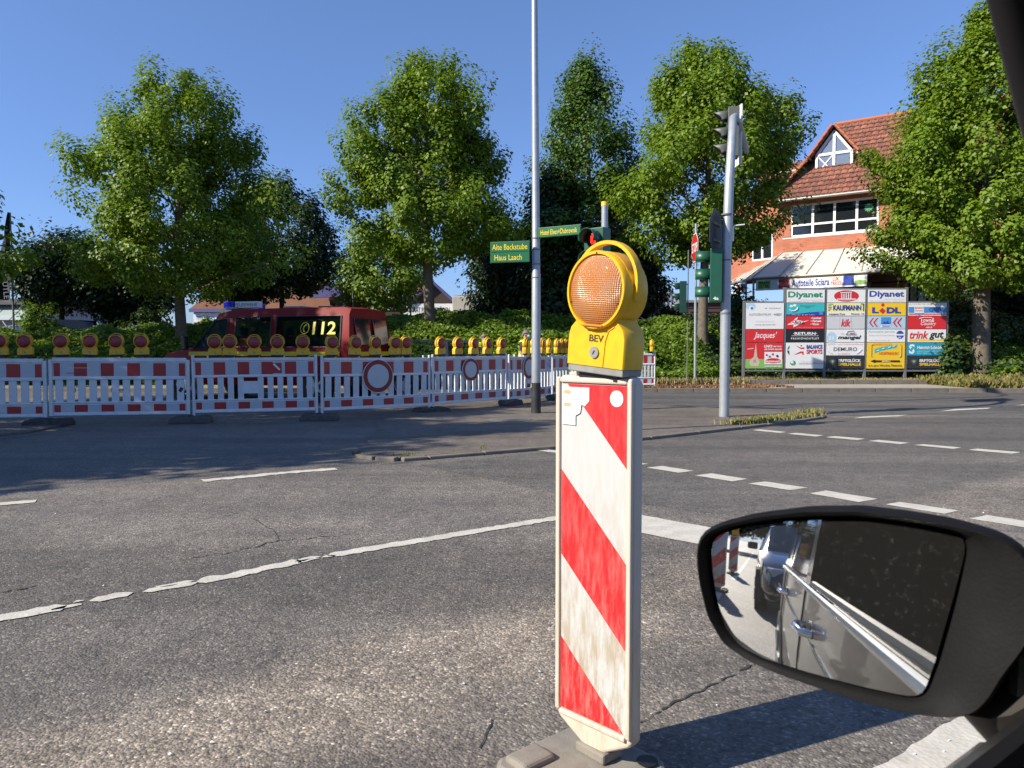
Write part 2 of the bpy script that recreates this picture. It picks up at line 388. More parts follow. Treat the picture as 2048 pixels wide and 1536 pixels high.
def make_tree(name, label, loc, z0, z1, rmax, prof, K, L, trunk_r, leafm, barkm=bark, leaf=0.12, seed=1, group='trees along the street',
              clump=0.55, lean=(0, 0), lump=0.36, fill=0.45, gap=0.0, limbs=46, spike=0.42, bend=0.2, multi=1):
    rs = np.random.RandomState(seed); rr = random.Random(seed)
    root = E(name, label, 'tree', loc, 0, group)
    C, N, tips = crown_points(z0, z1, rmax, prof, K, L, rs, clump, lean, lump, fill, gap, spike)
    cr = mk('crown', leaf_mesh('crown', C, N, leaf, leafm, rs), root); cr['kind'] = 'stuff'
    mb = MB(); nst = 12; zt = z0 + (z1 - z0) * 0.86; tr = []
    for i in range(nst + 1):
        t = i / nst
        tr.append(Vector((lean[0] * t * 0.8 + bend * 0.35 * math.sin(t * 5 + seed), lean[1] * t * 0.8 + bend * 0.35 * math.cos(t * 4 + seed) - bend * 0.35 * math.cos(seed), t * zt)))
    off = tr[0].copy(); off.z = 0
    tr = [p - off for p in tr]
    rad = [trunk_r * (1.25 if i == 0 else 1.0) * (1 - 0.82 * (i / nst)) + 0.012 for i in range(nst + 1)]
    mb.tube([tr[0] - Vector((0, 0, 0.4))] + tr, [rad[0] * 1.15] + rad, 12)
    sel = rr.sample(range(len(tips)), min(limbs, len(tips)))
    for k in sel:
        c = Vector(tips[k][0]); h = max(z0 * 0.97, c.z - (0.4 + 0.5 * Vector((c.x, c.y)).length)); h = min(h, zt * 0.95)
        f = h / zt * nst; i = int(f); b = tr[i].lerp(tr[min(i + 1, nst)], f - i); r0 = max(rad[i] * 0.28, 0.018)
        mid = b.lerp(c, 0.5) + Vector((rr.uniform(-.15, .15), rr.uniform(-.15, .15), rr.uniform(-.1, .15)))
        mb.tube([b, mid, c], [r0, r0 * 0.6, 0.008], 5, False)
    tk = mb.build('trunk', barkm, root, smooth=True, fix=False)
    return root

# ------------------------------------------------------------------ the ground
rnd = random.Random(7)
def sheet(name, pts, z, mat, parent=None, kind=None, jitter=0.0, step=0.06, thick=0.0):
    """flat polygon at level z with uneven edges"""
    P = []
    for i, a in enumerate(pts):
        a = Vector(a[:2]); b = Vector(pts[(i + 1) % len(pts)][:2])
        n = max(1, int((b - a).length / step)) if jitter else 1
        nor = Vector((-(b - a).y, (b - a).x)); nor = nor.normalized() if nor.length > 0 else nor
        for k in range(n):
            P.append(a.lerp(b, k / n) + (nor * rnd.uniform(-jitter, jitter) if k or jitter > 0.02 else Vector((0, 0))))
    me = bpy.data.meshes.new(name); bm = bmesh.new()
    vs = [bm.verts.new((p.x, p.y, z)) for p in P]; f = bm.faces.new(vs)
    if f.normal.z < 0: bmesh.ops.reverse_faces(bm, faces=[f])
    bmesh.ops.triangulate(bm, faces=bm.faces)
    if thick:
        r = bmesh.ops.extrude_face_region(bm, geom=bm.faces[:])
        bmesh.ops.translate(bm, vec=(0, 0, -thick), verts=[v for v in r['geom'] if isinstance(v, bmesh.types.BMVert)])
        bmesh.ops.recalc_face_normals(bm, faces=bm.faces)
    bm.to_mesh(me); bm.free()
    me.materials.append(mat); o = mk(name, me, parent)
    if kind: o['kind'] = kind
    return o
def ribbon(name, pts, width, z, mat, parent, rag=0.006, step=0.04, taper=0.0):
    pts = [Vector(p[:2]) for p in pts]; L = [0]
    for a, b in zip(pts, pts[1:]): L.append(L[-1] + (b - a).length)
    n = max(2, int(L[-1] / step)); mb = MB(); vs = []
    for i in range(n + 1):
        s = L[-1] * i / n; k = max(j for j in range(len(L) - 1) if L[j] <= s + 1e-9) if i < n else len(L) - 2
        a, b = pts[k], pts[k + 1]; p = a.lerp(b, (s - L[k]) / max(1e-9, L[k + 1] - L[k]))
        t = (b - a).normalized(); nr = Vector((-t.y, t.x)); hw = width / 2
        e = min(i, n - i) / max(1, n)
        if taper: hw *= min(1, 0.15 + e / taper)
        q = noise.noise(Vector((s * 9, width * 100, 3))) * rag
        for sd in (1, -1): vs.append((*(p + nr * sd * (hw + q * sd + rnd.uniform(-rag, rag))), z))
    mb.add(vs, [(2 * i, 2 * i + 1, 2 * i + 3, 2 * i + 2) for i in range(n)])
    return mb.build(name, mat, parent)

g = MB(); g.add([(-900, -900, 0), (900, -900, 0), (900, 900, 0), (-900, 900, 0)], [(0, 1, 2, 3)])
road = g.build('road', asph); road['kind'] = 'structure'
sheet('asphalt_patch', [G(838, 930), G(1110, 902), G(1640, 842), G(2300, 812), G(3200, 830), G(2600, 1100), G(1400, 1025), G(1110, 985)], 0.0015, asph_smooth, road, jitter=0.03, step=0.3)
sheet('asphalt_patch', [G(1640, 832), G(1200, 800), (2.0, 20.6), (40, 19.6), G(3200, 812)], 0.004, asph_dark, road, jitter=0.03, step=0.4)
Z1, Z2 = 0.0045, 0.008
def cr2(pts): return [G(1280 + x * 0.375, 740 + y * 0.375) for x, y in pts]
for q in ([(35, 522), (120, 514), (288, 540), (205, 550)], [(292, 564), (380, 553), (572, 583), (490, 596)], [(577, 608), (665, 597), (893, 630), (800, 643)],
          [(905, 660), (990, 645), (1268, 690), (1165, 707)], [(1310, 720), (1385, 706), (1700, 752), (1625, 770)], [(1760, 795), (1850, 776), (2200, 830), (2130, 855)],
          [(2330, 905), (2420, 884), (2820, 950), (2740, 980)], [(-200, 488), (-110, 482), (45, 503), (-30, 510)], [(-560, 430), (-500, 425), (-330, 442), (-370, 452)],
          [(597, 322), (640, 318), (782, 332), (745, 337)], [(785, 342), (830, 337), (980, 350), (940, 356)], [(990, 360), (1040, 354), (1200, 368), (1160, 375)],
          [(1218, 380), (1270, 374), (1435, 390), (1390, 397)], [(1460, 402), (1510, 397), (1715, 415), (1670, 422)], [(1750, 428), (1800, 421), (2030, 440), (1985, 448)],
          [(1135, 259), (1190, 250), (1430, 240), (1380, 248)], [(1600, 221), (1680, 209), (1875, 202), (1850, 208)], [(2000, 189), (2060, 184), (2200, 180), (2150, 187)]):
    sheet('lane_marking', cr2(q), Z1, paint, road, jitter=0.004)
sheet('stop_line', [G(1150, 1008), G(1283, 1031), G(1430, 1058), G(1560, 1090), G(1540, 1125), G(1400, 1090), G(1283, 1067), G(1150, 1040)], Z1, paint, road, jitter=0.004)
ribbon('lane_marking', [G(405, 962), G(560, 947), G(672, 938)], 0.13, Z1, paint, road, 0.02)
ribbon('lane_marking', [G(-150, 1022), G(-20, 1010), G(72, 1003)], 0.12, Z1, paint, road, 0.008)
ribbon('lane_marking', [G(-900, 1130), G(-500, 1070), G(-380, 1052)], 0.12, Z1, paint, road, 0.008)
cl = [(-700, 1390), (0, 1238), (150, 1208), (290, 1182), (450, 1155), (620, 1119), (760, 1095), (1150, 1031)]
def along(a, b):
    xs = [c[0] for c in cl]; ys = [c[1] for c in cl]; pts = [a] + [x for x in xs if a < x < b] + [b]
    return [G(x, float(np.interp(x, xs, ys))) for x in pts]
for a, b, wd, dy, rg in ((-700, 132, .105, 0, .012), (112, 172, .035, 6, .008), (138, 160, .03, -5, .006), (179, 268, .085, 0, .012), (289, 400, .06, 4, .008), (305, 382, .035, -6, .008), (392, 605, .10, 0, .014),
                       (598, 640, .045, 4, .012), (588, 640, .05, -3, .01), (640, 672, .05, 3, .012), (655, 1150, .10, 0, .010)):
    r = [Vector((p.x, p.y - dy * 0.006, 0)) for p in along(a, b)]
    ribbon('edge_line', r, wd, Z1, paint, road, rg, 0.035, taper=0.03)
a0, a1 = G(1842, 1536), G(1970, 1450); dv = (a1 - a0).normalized()
ribbon('edge_line', [a0 - dv * 9, a1 + dv * 1.6], 0.145, Z1, paint, road, 0.005, .03)
# cracks
def crack(pts, wd=0.012, jit=6):
    P = []
    for (x, y), (x2, y2) in zip(pts, pts[1:]):
        n = max(2, int(math.hypot(x2 - x, y2 - y) / 12))
        for k in range(n): P.append(G(x + (x2 - x) * k / n, y + (y2 - y) * k / n + rnd.uniform(-jit, jit)))
    P.append(G(*pts[-1])); ribbon('road_crack', P, wd, 0.0035, crack_mat, road, wd * 0.8, 0.02, taper=0.15)
crack([(0, 1186), (75, 1172)], 0.008, 2); crack([(330, 1126), (420, 1112), (560, 1082), (600, 1078), (700, 1070)], 0.007, 3); crack([(500, 1035), (545, 1060), (560, 1082)], 0.005, 3)
crack([(1280, 1448), (1340, 1410), (1400, 1382), (1465, 1352), (1540, 1315), (1660, 1270)], 0.008, 3); crack([(960, 1500), (985, 1440)], 0.005, 2)
crack([(100, 868), (0, 880)], 0.02, 1)
# island and pavements, with kerb stones
isl = [(716, 906), (724, 913), (760, 918), (800, 920.5), (850, 917), (960, 908), (1110, 896), (1290, 878), (1470, 858), (1575, 846), (1632, 837), (1640, 834), (1600, 829), (1450, 820), (1290, 812), (1150, 803), (940, 800), (840, 812), (790, 828), (765, 850), (735, 888)]
IP = [G(*p) for p in isl]
island = sheet('pavement', IP, 0.035, asph_pav, None, 'structure', thick=0.05)
EDGE = IP[1:12]; L = 0
for a, b in zip(EDGE, EDGE[1:]):
    n = max(1, round((b - a).length / 0.95))
    for k in range(n):
        p, q = a.lerp(b, k / n), a.lerp(b, (k + 1) / n); t = (q - p); ln = t.length; t.normalize(); nr = Vector((t.y, -t.x, 0))
        m = MB(); m.box((0, 0, 0), (ln - 0.008, 0.10, 0.14))
        o = m.build('kerb_stone', kerb_mat, island, bevel=0.012)
        o.location = (p + q) / 2 + nr * 0.062 + Vector((0, 0, rnd.uniform(-.034, -.026))); o.rotation_euler = (0, 0, math.atan2(t.y, t.x))
side = sheet('pavement', [G(-900, 905), G(-200, 893), G(60, 866), G(150, 848), G(95, 833), G(-900, 833)], 0.03, asph_pav, None, 'structure', thick=0.025)
# far verge
def kerbY(x): return 20.7 if x < 12 else 20.7 - (x - 12) * 0.12
m = MB(); m.prism([(-60, kerbY(-60)), (12, 20.7), (60, kerbY(60)), (60, 40), (-60, 40)], -0.05, 0.10, 'xy')
verge = m.build('verge', verge_soil); verge['kind'] = 'structure'
sheet('footpath', [(6.4, 20.82), (12.6, 20.78), (12.6, 22.9), (6.8, 22.9)], 0.106, M('worn paving', (0.36, 0.33, 0.28), 0.85, dirt=0.5, scale=4, bmp=0.3), verge)
x = -24.0
while x < 34:
    y = kerbY(x + 0.5); m = MB(); m.box((0, 0, 0), (0.985, 0.12, 0.16)); o = m.build('kerb_stone', kerb_mat, verge, bevel=0.012)
    o.location = (x + 0.5, y - 0.06, 0.035); o.rotation_euler = (0, 0, math.atan2(kerbY(x + 1) - kerbY(x), 1)); x += 1
x = 6.5
while x < 13.5:
    m = MB(); m.box((0, 0, 0), (0.985, 0.07, 0.22)); o = m.build('edging_stone', kerb_mat, verge, bevel=0.008); o.location = (x + 0.5, 23.05, 0.13); x += 1
# manhole cover on the island
mh = E('manhole_cover', 'round iron manhole cover set in the pavement left of the tall lamp post', 'manhole cover', (G(1020, 843).x, G(1020, 843).y, 0.035))
MB().lathe((0, 0, 0), [(0.36, 0), (0.36, 0.008), (0.31, 0.008)], 32).build('frame', galv_dark, mh)
MB().lathe((0, 0, 0), [(0.295, 0), (0.295, 0.012)], 32).build('lid', M('worn iron lid', (.15, .135, .115), .7, dirt=.5, scale=12, bmp=.4), mh)

CX = [-30, -17, -12, -2.4, 5, 10, 25]; CZ = [1.15, 1.45, 1.75, 2.15, 1.95, 1.85, 1.9]
def crest(x): return float(np.interp(x, CX, CZ))
def plat(x): return float(np.interp(x, [-30, -15, -3, 8, 20], [0.8, 1.0, 1.5, 1.8, 1.8]))
def bank_start(x): return float(np.interp(x, [-30, 6.2, 7.4, 14.2, 15.6, 30], [22.9, 22.7, 25.6, 25.6, 23.6, 23.4]))
def land(x, y):
    s = bank_start(x); t = min(max((y - s) / (28.8 - s), 0), 1); t = t * t * (3 - 2 * t)
    zc = crest(x)
    if y <= 29: z = 0.1 + (zc - 0.1) * t
    else:
        u = min((y - 29) / 3, 1); z = zc + (plat(x) - zc) * u
    return z
xs = np.arange(-60, 61, 1.0); ys = np.concatenate([np.arange(22, 33, 0.5), [36, 45, 60, 90, 140, 250]])
mb = MB(); vs = [(x, y, land(x, y) - 0.03 + (0.09 * noise.noise(Vector((x * .8, y * .8, 0))) if y < 31 and land(x, y) > .15 else 0)) for y in ys for x in xs]
W_ = len(xs); mb.add(vs, [(j * W_ + i, j * W_ + i + 1, (j + 1) * W_ + i + 1, (j + 1) * W_ + i) for j in range(len(ys) - 1) for i in range(W_ - 1)])
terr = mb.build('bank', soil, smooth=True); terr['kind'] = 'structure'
mb = MB(); mb.add([(-60, 33, plat(-60)), (60, 33, plat(60)), (60, 250, plat(60)), (-60, 250, plat(-60))], [(0, 1, 2, 3)])
yard_pts = [(x, y, plat(x) + 0.0) for y in (33, 120) for x in xs]
mb = MB(); mb.add(yard_pts, [(i, i + 1, W_ + i + 1, W_ + i) for i in range(W_ - 1)]); yard = mb.build('car_park', asph_smooth); yard['kind'] = 'structure'

# plant cover on the bank
rs = np.random.RandomState(11)
def cover(name, n, x0, x1, y0, y1, hgt, size, mat, seed, keep=None, lift=0.0, bumpy=0.35, scale=0.9):
    rs = np.random.RandomState(seed); P = []; Nn = []
    pts = rs.random((n, 3))
    for a, b, c in pts:
        x = x0 + (x1 - x0) * a; y = y0 + (y1 - y0) * b
        if keep and not keep(x, y): continue
        bump_ = noise.noise(Vector((x * scale, y * scale, seed))) + 0.5 * noise.noise(Vector((x * scale * 2.7, y * scale * 2.7, seed + 4)))
        h = lift + hgt * (1 - c ** 1.4) * (0.75 + bumpy * bump_ * 1.6)
        P.append((x, y, land(x, y) + max(0.01, h)))
        Nn.append((bump_ * 0.2, -0.35, 0.9))
    P = np.array(P); Nn = np.array(Nn) + rs.normal(size=P.shape) * 0.5
    o = mk(name, leaf_mesh(name, P, Nn, size, mat, rs)); o['kind'] = 'stuff'; return o
onbank = lambda x, y: y > bank_start(x) - 0.2 + 0.25 * noise.noise(Vector((x, 0, 0)))
cover('ground_cover', 190000, -24, 7.6, 22.5, 30.5, 0.55, 0.12, leaf_bank, 3, onbank)
cover('ground_cover', 42000, 6.4, 26, 23.2, 31.0, 0.75, 0.13, leaf_deep, 5, onbank)
cover('ground_cover', 26000, 13.4, 24, 23.3, 27.5, 0.6, 0.12, leaf_bank, 6, lambda x, y: onbank(x, y))
# dry grass, weeds, litter
def blades(name, n, fn, size, mat, seed, aspect=0.18):
    rs = np.random.RandomState(seed); P = []
    for k in range(n):
        p = fn(rs)
        if p is not None: P.append(p)
    P = np.array(P); Nn = rs.normal(size=P.shape) * np.array([1, 1, 0.25]) + 1e-3
    o = mk(name, leaf_mesh(name, P, Nn, size, mat, rs, aspect, up=0.75)); o['kind'] = 'stuff'; return o
blades('dry_grass', 26000, lambda r: (lambda x, y: (x, y, 0.12 + r.random() * 0.07))(6.5 + 8.5 * r.random(), 23.15 + 3.2 * r.random()), 0.15, dry_grass, 21)
def lit(r):
    x = 2.5 + 5.3 * r.random(); y = 20.75 + 1.5 * r.random() ** 1.5
    return (x, y, 0.11 + 0.03 * r.random()) if noise.noise(Vector((x, y * 2, 3))) > -0.3 else None
blades('leaf_litter', 6000, lit, 0.07, litter_mat, 22, 0.9)
blades('dry_grass', 5000, lambda r: (3 + 4 * r.random(), 22 + 1.1 * r.random(), 0.14 + 0.12 * r.random()), 0.2, dry_grass, 23)
def edgeplants(r):
    x = 12.7 + 9 * r.random(); y = kerbY(x) + 0.15 + 2.9 * r.random()
    return (x, y, 0.12 + 0.28 * r.random() * (0.6 + 0.8 * abs(noise.noise(Vector((x * 1.5, y * 1.5, 0))))))
blades('verge_weeds', 17000, edgeplants, 0.12, leaf_mat('olive weeds', (0.15, 0.15, 0.04), (0.30, 0.26, 0.09), 0.3), 24, 0.6)
NP = [G(1490, 852), G(1560, 845), G(1636, 836), G(1600, 833), G(1520, 840)]
def nose(r):
    t = r.random(); p = G(1478, 856).lerp(G(1640, 836), t); h = 0.01 + 0.04 * r.random() * (1 + 2.2 * (t > 0.88))
    return (p.x + r.normal() * 0.1, p.y + 0.08 + abs(r.normal()) * 0.16, 0.04 + h * 0.7)
blades('dry_grass', 1500, nose, 0.09, dry_grass, 25); blades('weeds', 500, nose, 0.09, green_grass, 26, 0.3)
def weeds(spots):
    def f(r):
        a, b, s, h = spots[r.randint(len(spots))]; p = G(a, b)
        return (p.x + r.normal() * s, p.y + r.normal() * 0.05, 0.006 + h * .42 * r.random())
    return f
blades('weeds', 620, weeds([(730, 910, .06, .05), (745, 914, .05, .05), (765, 917, .06, .05), (780, 918, .05, .05), (800, 917, .07, .09), (812, 917, .05, .09), (830, 915, .05, .07), (890, 911, .05, .05), (912, 908, .03, .06), (967, 902, .03, .08)]), 0.034, green_grass, 27, 0.5)
# tiny bright chips scattered on the asphalt
def chips(r):
    p = G(r.random() * 2048, 800 + 730 * r.random() ** 0.7); return (p.x, p.y, 0.006)
rs_ = np.random.RandomState(5); P = np.array([chips(rs_) for k in range(60)]); Nn = np.tile([0, 0, 1.0], (60, 1)) + rs_.normal(size=P.shape) * 0.2
o = mk('grit', leaf_mesh('grit', P, Nn, 0.011, sign_white, rs_)); o['kind'] = 'stuff'

# ------------------------------------------------------------------ trees
TP = [(0, 0.35), (0.08, 0.72), (0.2, 0.98), (0.35, 1.0), (0.5, 0.92), (0.65, 0.72), (0.8, 0.48), (0.92, 0.24), (1, 0.07)]
def bank_at(px, Y): 
    x = (px - 1024) / F * Y * 1.0; return (x, Y, land(x, Y) - 0.05)
def ztop(py, Y): return at(1024, py, Y).z
def tree_at(px, Y, ytop, ybot, wpx, label, **k):
    x, y, z = bank_at(px, Y); zt = ztop(ytop, Y) - z; zb = ztop(ybot, Y) - z
    return make_tree(k.pop('name', 'linden_tree'), label, (x, y, z), zb, zt, wpx / 2 / F * Y, k.pop('prof', TP), k.pop('K', 300), k.pop('L', 150), k.pop('tr', 0.17), k.pop('leafm', leaf_linden), **k)
tree_at(366, 26.5, 138, 588, 365, 'leafy green linden tree on the bank behind the barriers left of the fire van', lean=(-0.1, 0), seed=3, K=260, L=260, tr=0.19, lump=0.42)
tree_at(860, 27.5, 112, 522, 335, 'tall cone shaped linden tree on the bank between the fire van and the lamp post', seed=8, K=250, L=260, tr=0.2)
tree_at(1172, 31.0, 112, 560, 225, 'slender pointed tree rising behind the small red pedestrian signal', seed=12, K=180, L=230, tr=0.16, name='pointed_tree',
        leafm=leaf_mat('mid green leaves', (0.055, 0.120, 0.018), (0.130, 0.220, 0.032), 0.35), prof=[(0, .7), (.2, 1), (.4, .9), (.6, .72), (.8, .42), (.92, .16), (1, .04)])
tree_at(1405, 26.6, 108, 515, 330, 'broad linden tree behind the stop sign and traffic signal mast', seed=17, K=250, L=260, tr=0.19, prof=[(0, .3), (.1, .8), (.25, 1), (.45, .98), (.6, .85), (.75, .78), (.88, .5), (1, .14)])
tree_at(1962, 24.6, 26, 578, 355, 'largest linden tree at the right, behind the advertising boards', seed=23, K=350, L=330, tr=0.29, lump=0.3, prof=[(0, .6), (.1, .95), (.25, 1), (.45, .98), (.62, .86), (.78, .62), (.9, .33), (1, .06)])
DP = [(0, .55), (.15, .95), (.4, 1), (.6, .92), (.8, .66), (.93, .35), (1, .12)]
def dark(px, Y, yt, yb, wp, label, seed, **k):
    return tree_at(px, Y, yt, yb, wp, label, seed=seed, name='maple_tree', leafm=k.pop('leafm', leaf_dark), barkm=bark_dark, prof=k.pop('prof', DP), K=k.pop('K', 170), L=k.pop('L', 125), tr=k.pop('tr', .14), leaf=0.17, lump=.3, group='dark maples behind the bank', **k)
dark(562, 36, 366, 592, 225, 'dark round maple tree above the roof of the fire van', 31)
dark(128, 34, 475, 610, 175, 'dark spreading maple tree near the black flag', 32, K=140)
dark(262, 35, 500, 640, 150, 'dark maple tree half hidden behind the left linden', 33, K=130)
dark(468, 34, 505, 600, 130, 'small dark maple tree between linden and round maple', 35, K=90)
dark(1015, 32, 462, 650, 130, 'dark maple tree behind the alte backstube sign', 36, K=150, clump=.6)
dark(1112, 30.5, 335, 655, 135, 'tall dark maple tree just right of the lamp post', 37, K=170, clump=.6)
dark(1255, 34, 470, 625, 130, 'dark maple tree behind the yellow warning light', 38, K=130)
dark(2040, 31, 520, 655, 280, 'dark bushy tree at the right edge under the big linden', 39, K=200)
tree_at(770, 35, 445, 615, 170, 'pale bright green young tree behind the rear end of the fire van', seed=41, name='young_tree', leafm=leaf_pale, K=110, L=95, tr=0.09, leaf=0.16, prof=[(0, .6), (.3, 1), (.6, .8), (.85, .5), (1, .15)], group='young trees')
tree_at(712, 36, 490, 625, 75, 'small pale green sapling beside the thin flag pole', seed=42, name='young_tree', leafm=leaf_pale, K=40, L=90, tr=0.06, leaf=0.15, prof=[(0, .6), (.3, 1), (.6, .8), (.85, .5), (1, .15)], group='young trees')
# shrubs on the crest
def shrub(px, Y, yt, wp, label, seed, mat=leaf_deep, name='shrub'):
    x, y, z = bank_at(px, Y); h = ztop(yt, Y) - z
    root = E(name, label, 'shrub', (x, y, z), 0, 'shrubs along the top of the bank'); r = np.random.RandomState(seed)
    C, N, tips = crown_points(0.1, h, wp / 2 / F * Y, [(0, .8), (.5, 1), (1, .35)], 34, 90, r, 0.32, fill=0.2)
    q = mk('foliage', leaf_mesh('foliage', C, N, 0.12, mat, r), root); q['kind'] = 'stuff'
    mb = MB()
    for c, a, f, t in tips[:14]: mb.tube([(0, 0, -.1), tuple(np.array(c) * .5), tuple(c)], [0.025, .015, .004], 5)
    mb.build('stems', bark_dark, root)
for i, (px, Y, yt, wp, lb, mt) in enumerate([
    (80, 31, 618, 80, 'low light green shrub under the black flag', leaf_bank), (300, 31, 610, 110, 'green shrub behind the trunk of the left linden', leaf_deep), (430, 31, 640, 80, 'low shrub left of the fire van windscreen', leaf_bank),
    (1010, 31, 628, 130, 'dark shrub behind the two workers', leaf_dark), (1130, 29.5, 645, 120, 'dark shrub left of the warning light', leaf_dark), (1345, 30.5, 610, 60, 'dark shrub under the autoteile street sign', leaf_dark),
    (1480, 29, 570, 85, 'dense dark shrub left of the advertising boards', leaf_deep), (1920, 28.5, 600, 110, 'shrub beside the thick linden trunk at the right', leaf_deep), (1990, 27, 640, 130, 'green shrub at the right end of the bank', leaf_deep),
    (1900, 24.6, 672, 40, 'small green shrub touching the last advertising column', leaf_deep), (1290, 24.2, 700, 60, 'low bright shrub behind the single barrier at the far kerb', leaf_bank)]):
    shrub(px, Y, yt, wp, lb, 60 + i, mt)
# trees beside and behind the camera: they shade the barriers and stand in the wing mirror
for i, (x, y, z0, z1, rm, lb) in enumerate([(-13.2, 8.6, 3.6, 9.5, 2.9, 'linden tree left of the junction shading the middle barriers'), (-14.8, 12.8, 3.4, 10.2, 3.0, 'linden tree left of the junction shading the left barriers'),
                                        (-16.0, 4.2, 4.0, 10.0, 3.1, 'linden tree left of the junction nearest the car'), (-20.0, 23.0, 2.5, 9.2, 3.9, 'linden tree whose leaves reach in at the left edge'),
                                        (-12.4, 5.9, 4.2, 9.6, 2.4, 'small linden tree left of the junction shading the lane before the island')]):
    make_tree('linden_tree', lb, (x, y, 0), z0, z1, rm, TP, 150, 110, 0.16, leaf_linden, leaf=0.19, seed=80 + i, group='trees along the street')

# ------------------------------------------------------------------ lettering
_tc = {}
def text_mesh(s, wdt, hgt, bold=0.0, shear=0.0, space=1.0):
    """outlines of a word, centred and fitted to width x height (metres), lying in the xz plane and facing -y"""
    key = (s, round(wdt, 4), round(hgt, 4), bold, shear, space)
    if key in _tc: return _tc[key]
    cu = bpy.data.curves.new('t', 'FONT'); cu.body = s; cu.size = 1; cu.offset = bold; cu.shear = shear; cu.space_character = space; cu.resolution_u = 3
    cu.align_x = 'CENTER'; cu.space_line = 0.85
    ob = bpy.data.objects.new('t', cu); me = bpy.data.meshes.new_from_object(ob); bpy.data.objects.remove(ob)
    n = len(me.vertices); co = np.empty(n * 3); me.vertices.foreach_get('co', co); co = co.reshape(-1, 3)
    lo, hi = co.min(0), co.max(0); c = (lo + hi) / 2; sz = np.maximum(hi - lo, 1e-6)
    q = np.zeros_like(co); q[:, 0] = (co[:, 0] - c[0]) / sz[0] * wdt; q[:, 2] = (co[:, 1] - c[1]) / sz[1] * hgt
    me.vertices.foreach_set('co', q.reshape(-1)); me.materials.clear(); me.update(); _tc[key] = me; return me
def lettering(s, parent, x, z, wdt, hgt, mat, y=-0.004, bold=0.0, shear=0.0, space=1.0, name='lettering', M4=None):
    me = text_mesh(s, wdt, hgt, bold, shear, space).copy(); me.materials.append(mat)
    if M4 is not None: me.transform(M4 @ Matrix.Translation((x, y, z)))
    else: me.transform(Matrix.Translation((x, y, z)))
    return mk(name, me, parent)
def pm(name, col, rough=0.45): return M('print ' + name, col, rough, dirt=0.08)
WHT = pm('white', (0.78, 0.78, 0.77)); BLK = pm('black', (0.015, 0.015, 0.018)); REDP = pm('red', (0.62, 0.025, 0.03)); BLU = pm('blue', (0.03, 0.06, 0.35))
YEL = pm('yellow', (0.85, 0.55, 0.02)); GRN = pm('green', (0.02, 0.24, 0.12)); GRY = pm('grey', (0.33, 0.33, 0.34)); LGR = pm('light grey', (0.58, 0.58, 0.60))
TEAL = pm('teal', (0.05, 0.45, 0.47)); CYA = pm('cyan', (0.015, 0.33, 0.46)); ANT = pm('anthracite', (0.03, 0.03, 0.036)); LBL = pm('pale blue', (0.42, 0.60, 0.72)); SKYB = pm('sky blue', (0.06, 0.26, 0.62))
PYE = pm('pale yellow', (0.85, 0.78, 0.30)); ORA = pm('orange', (0.80, 0.22, 0.03)); LIM = pm('lime', (0.22, 0.48, 0.10)); PNK = pm('pale red', (0.75, 0.30, 0.28)); SKIN = pm('beige', (0.60, 0.48, 0.35)); DGR = pm('dark olive', (0.06, 0.12, 0.05))

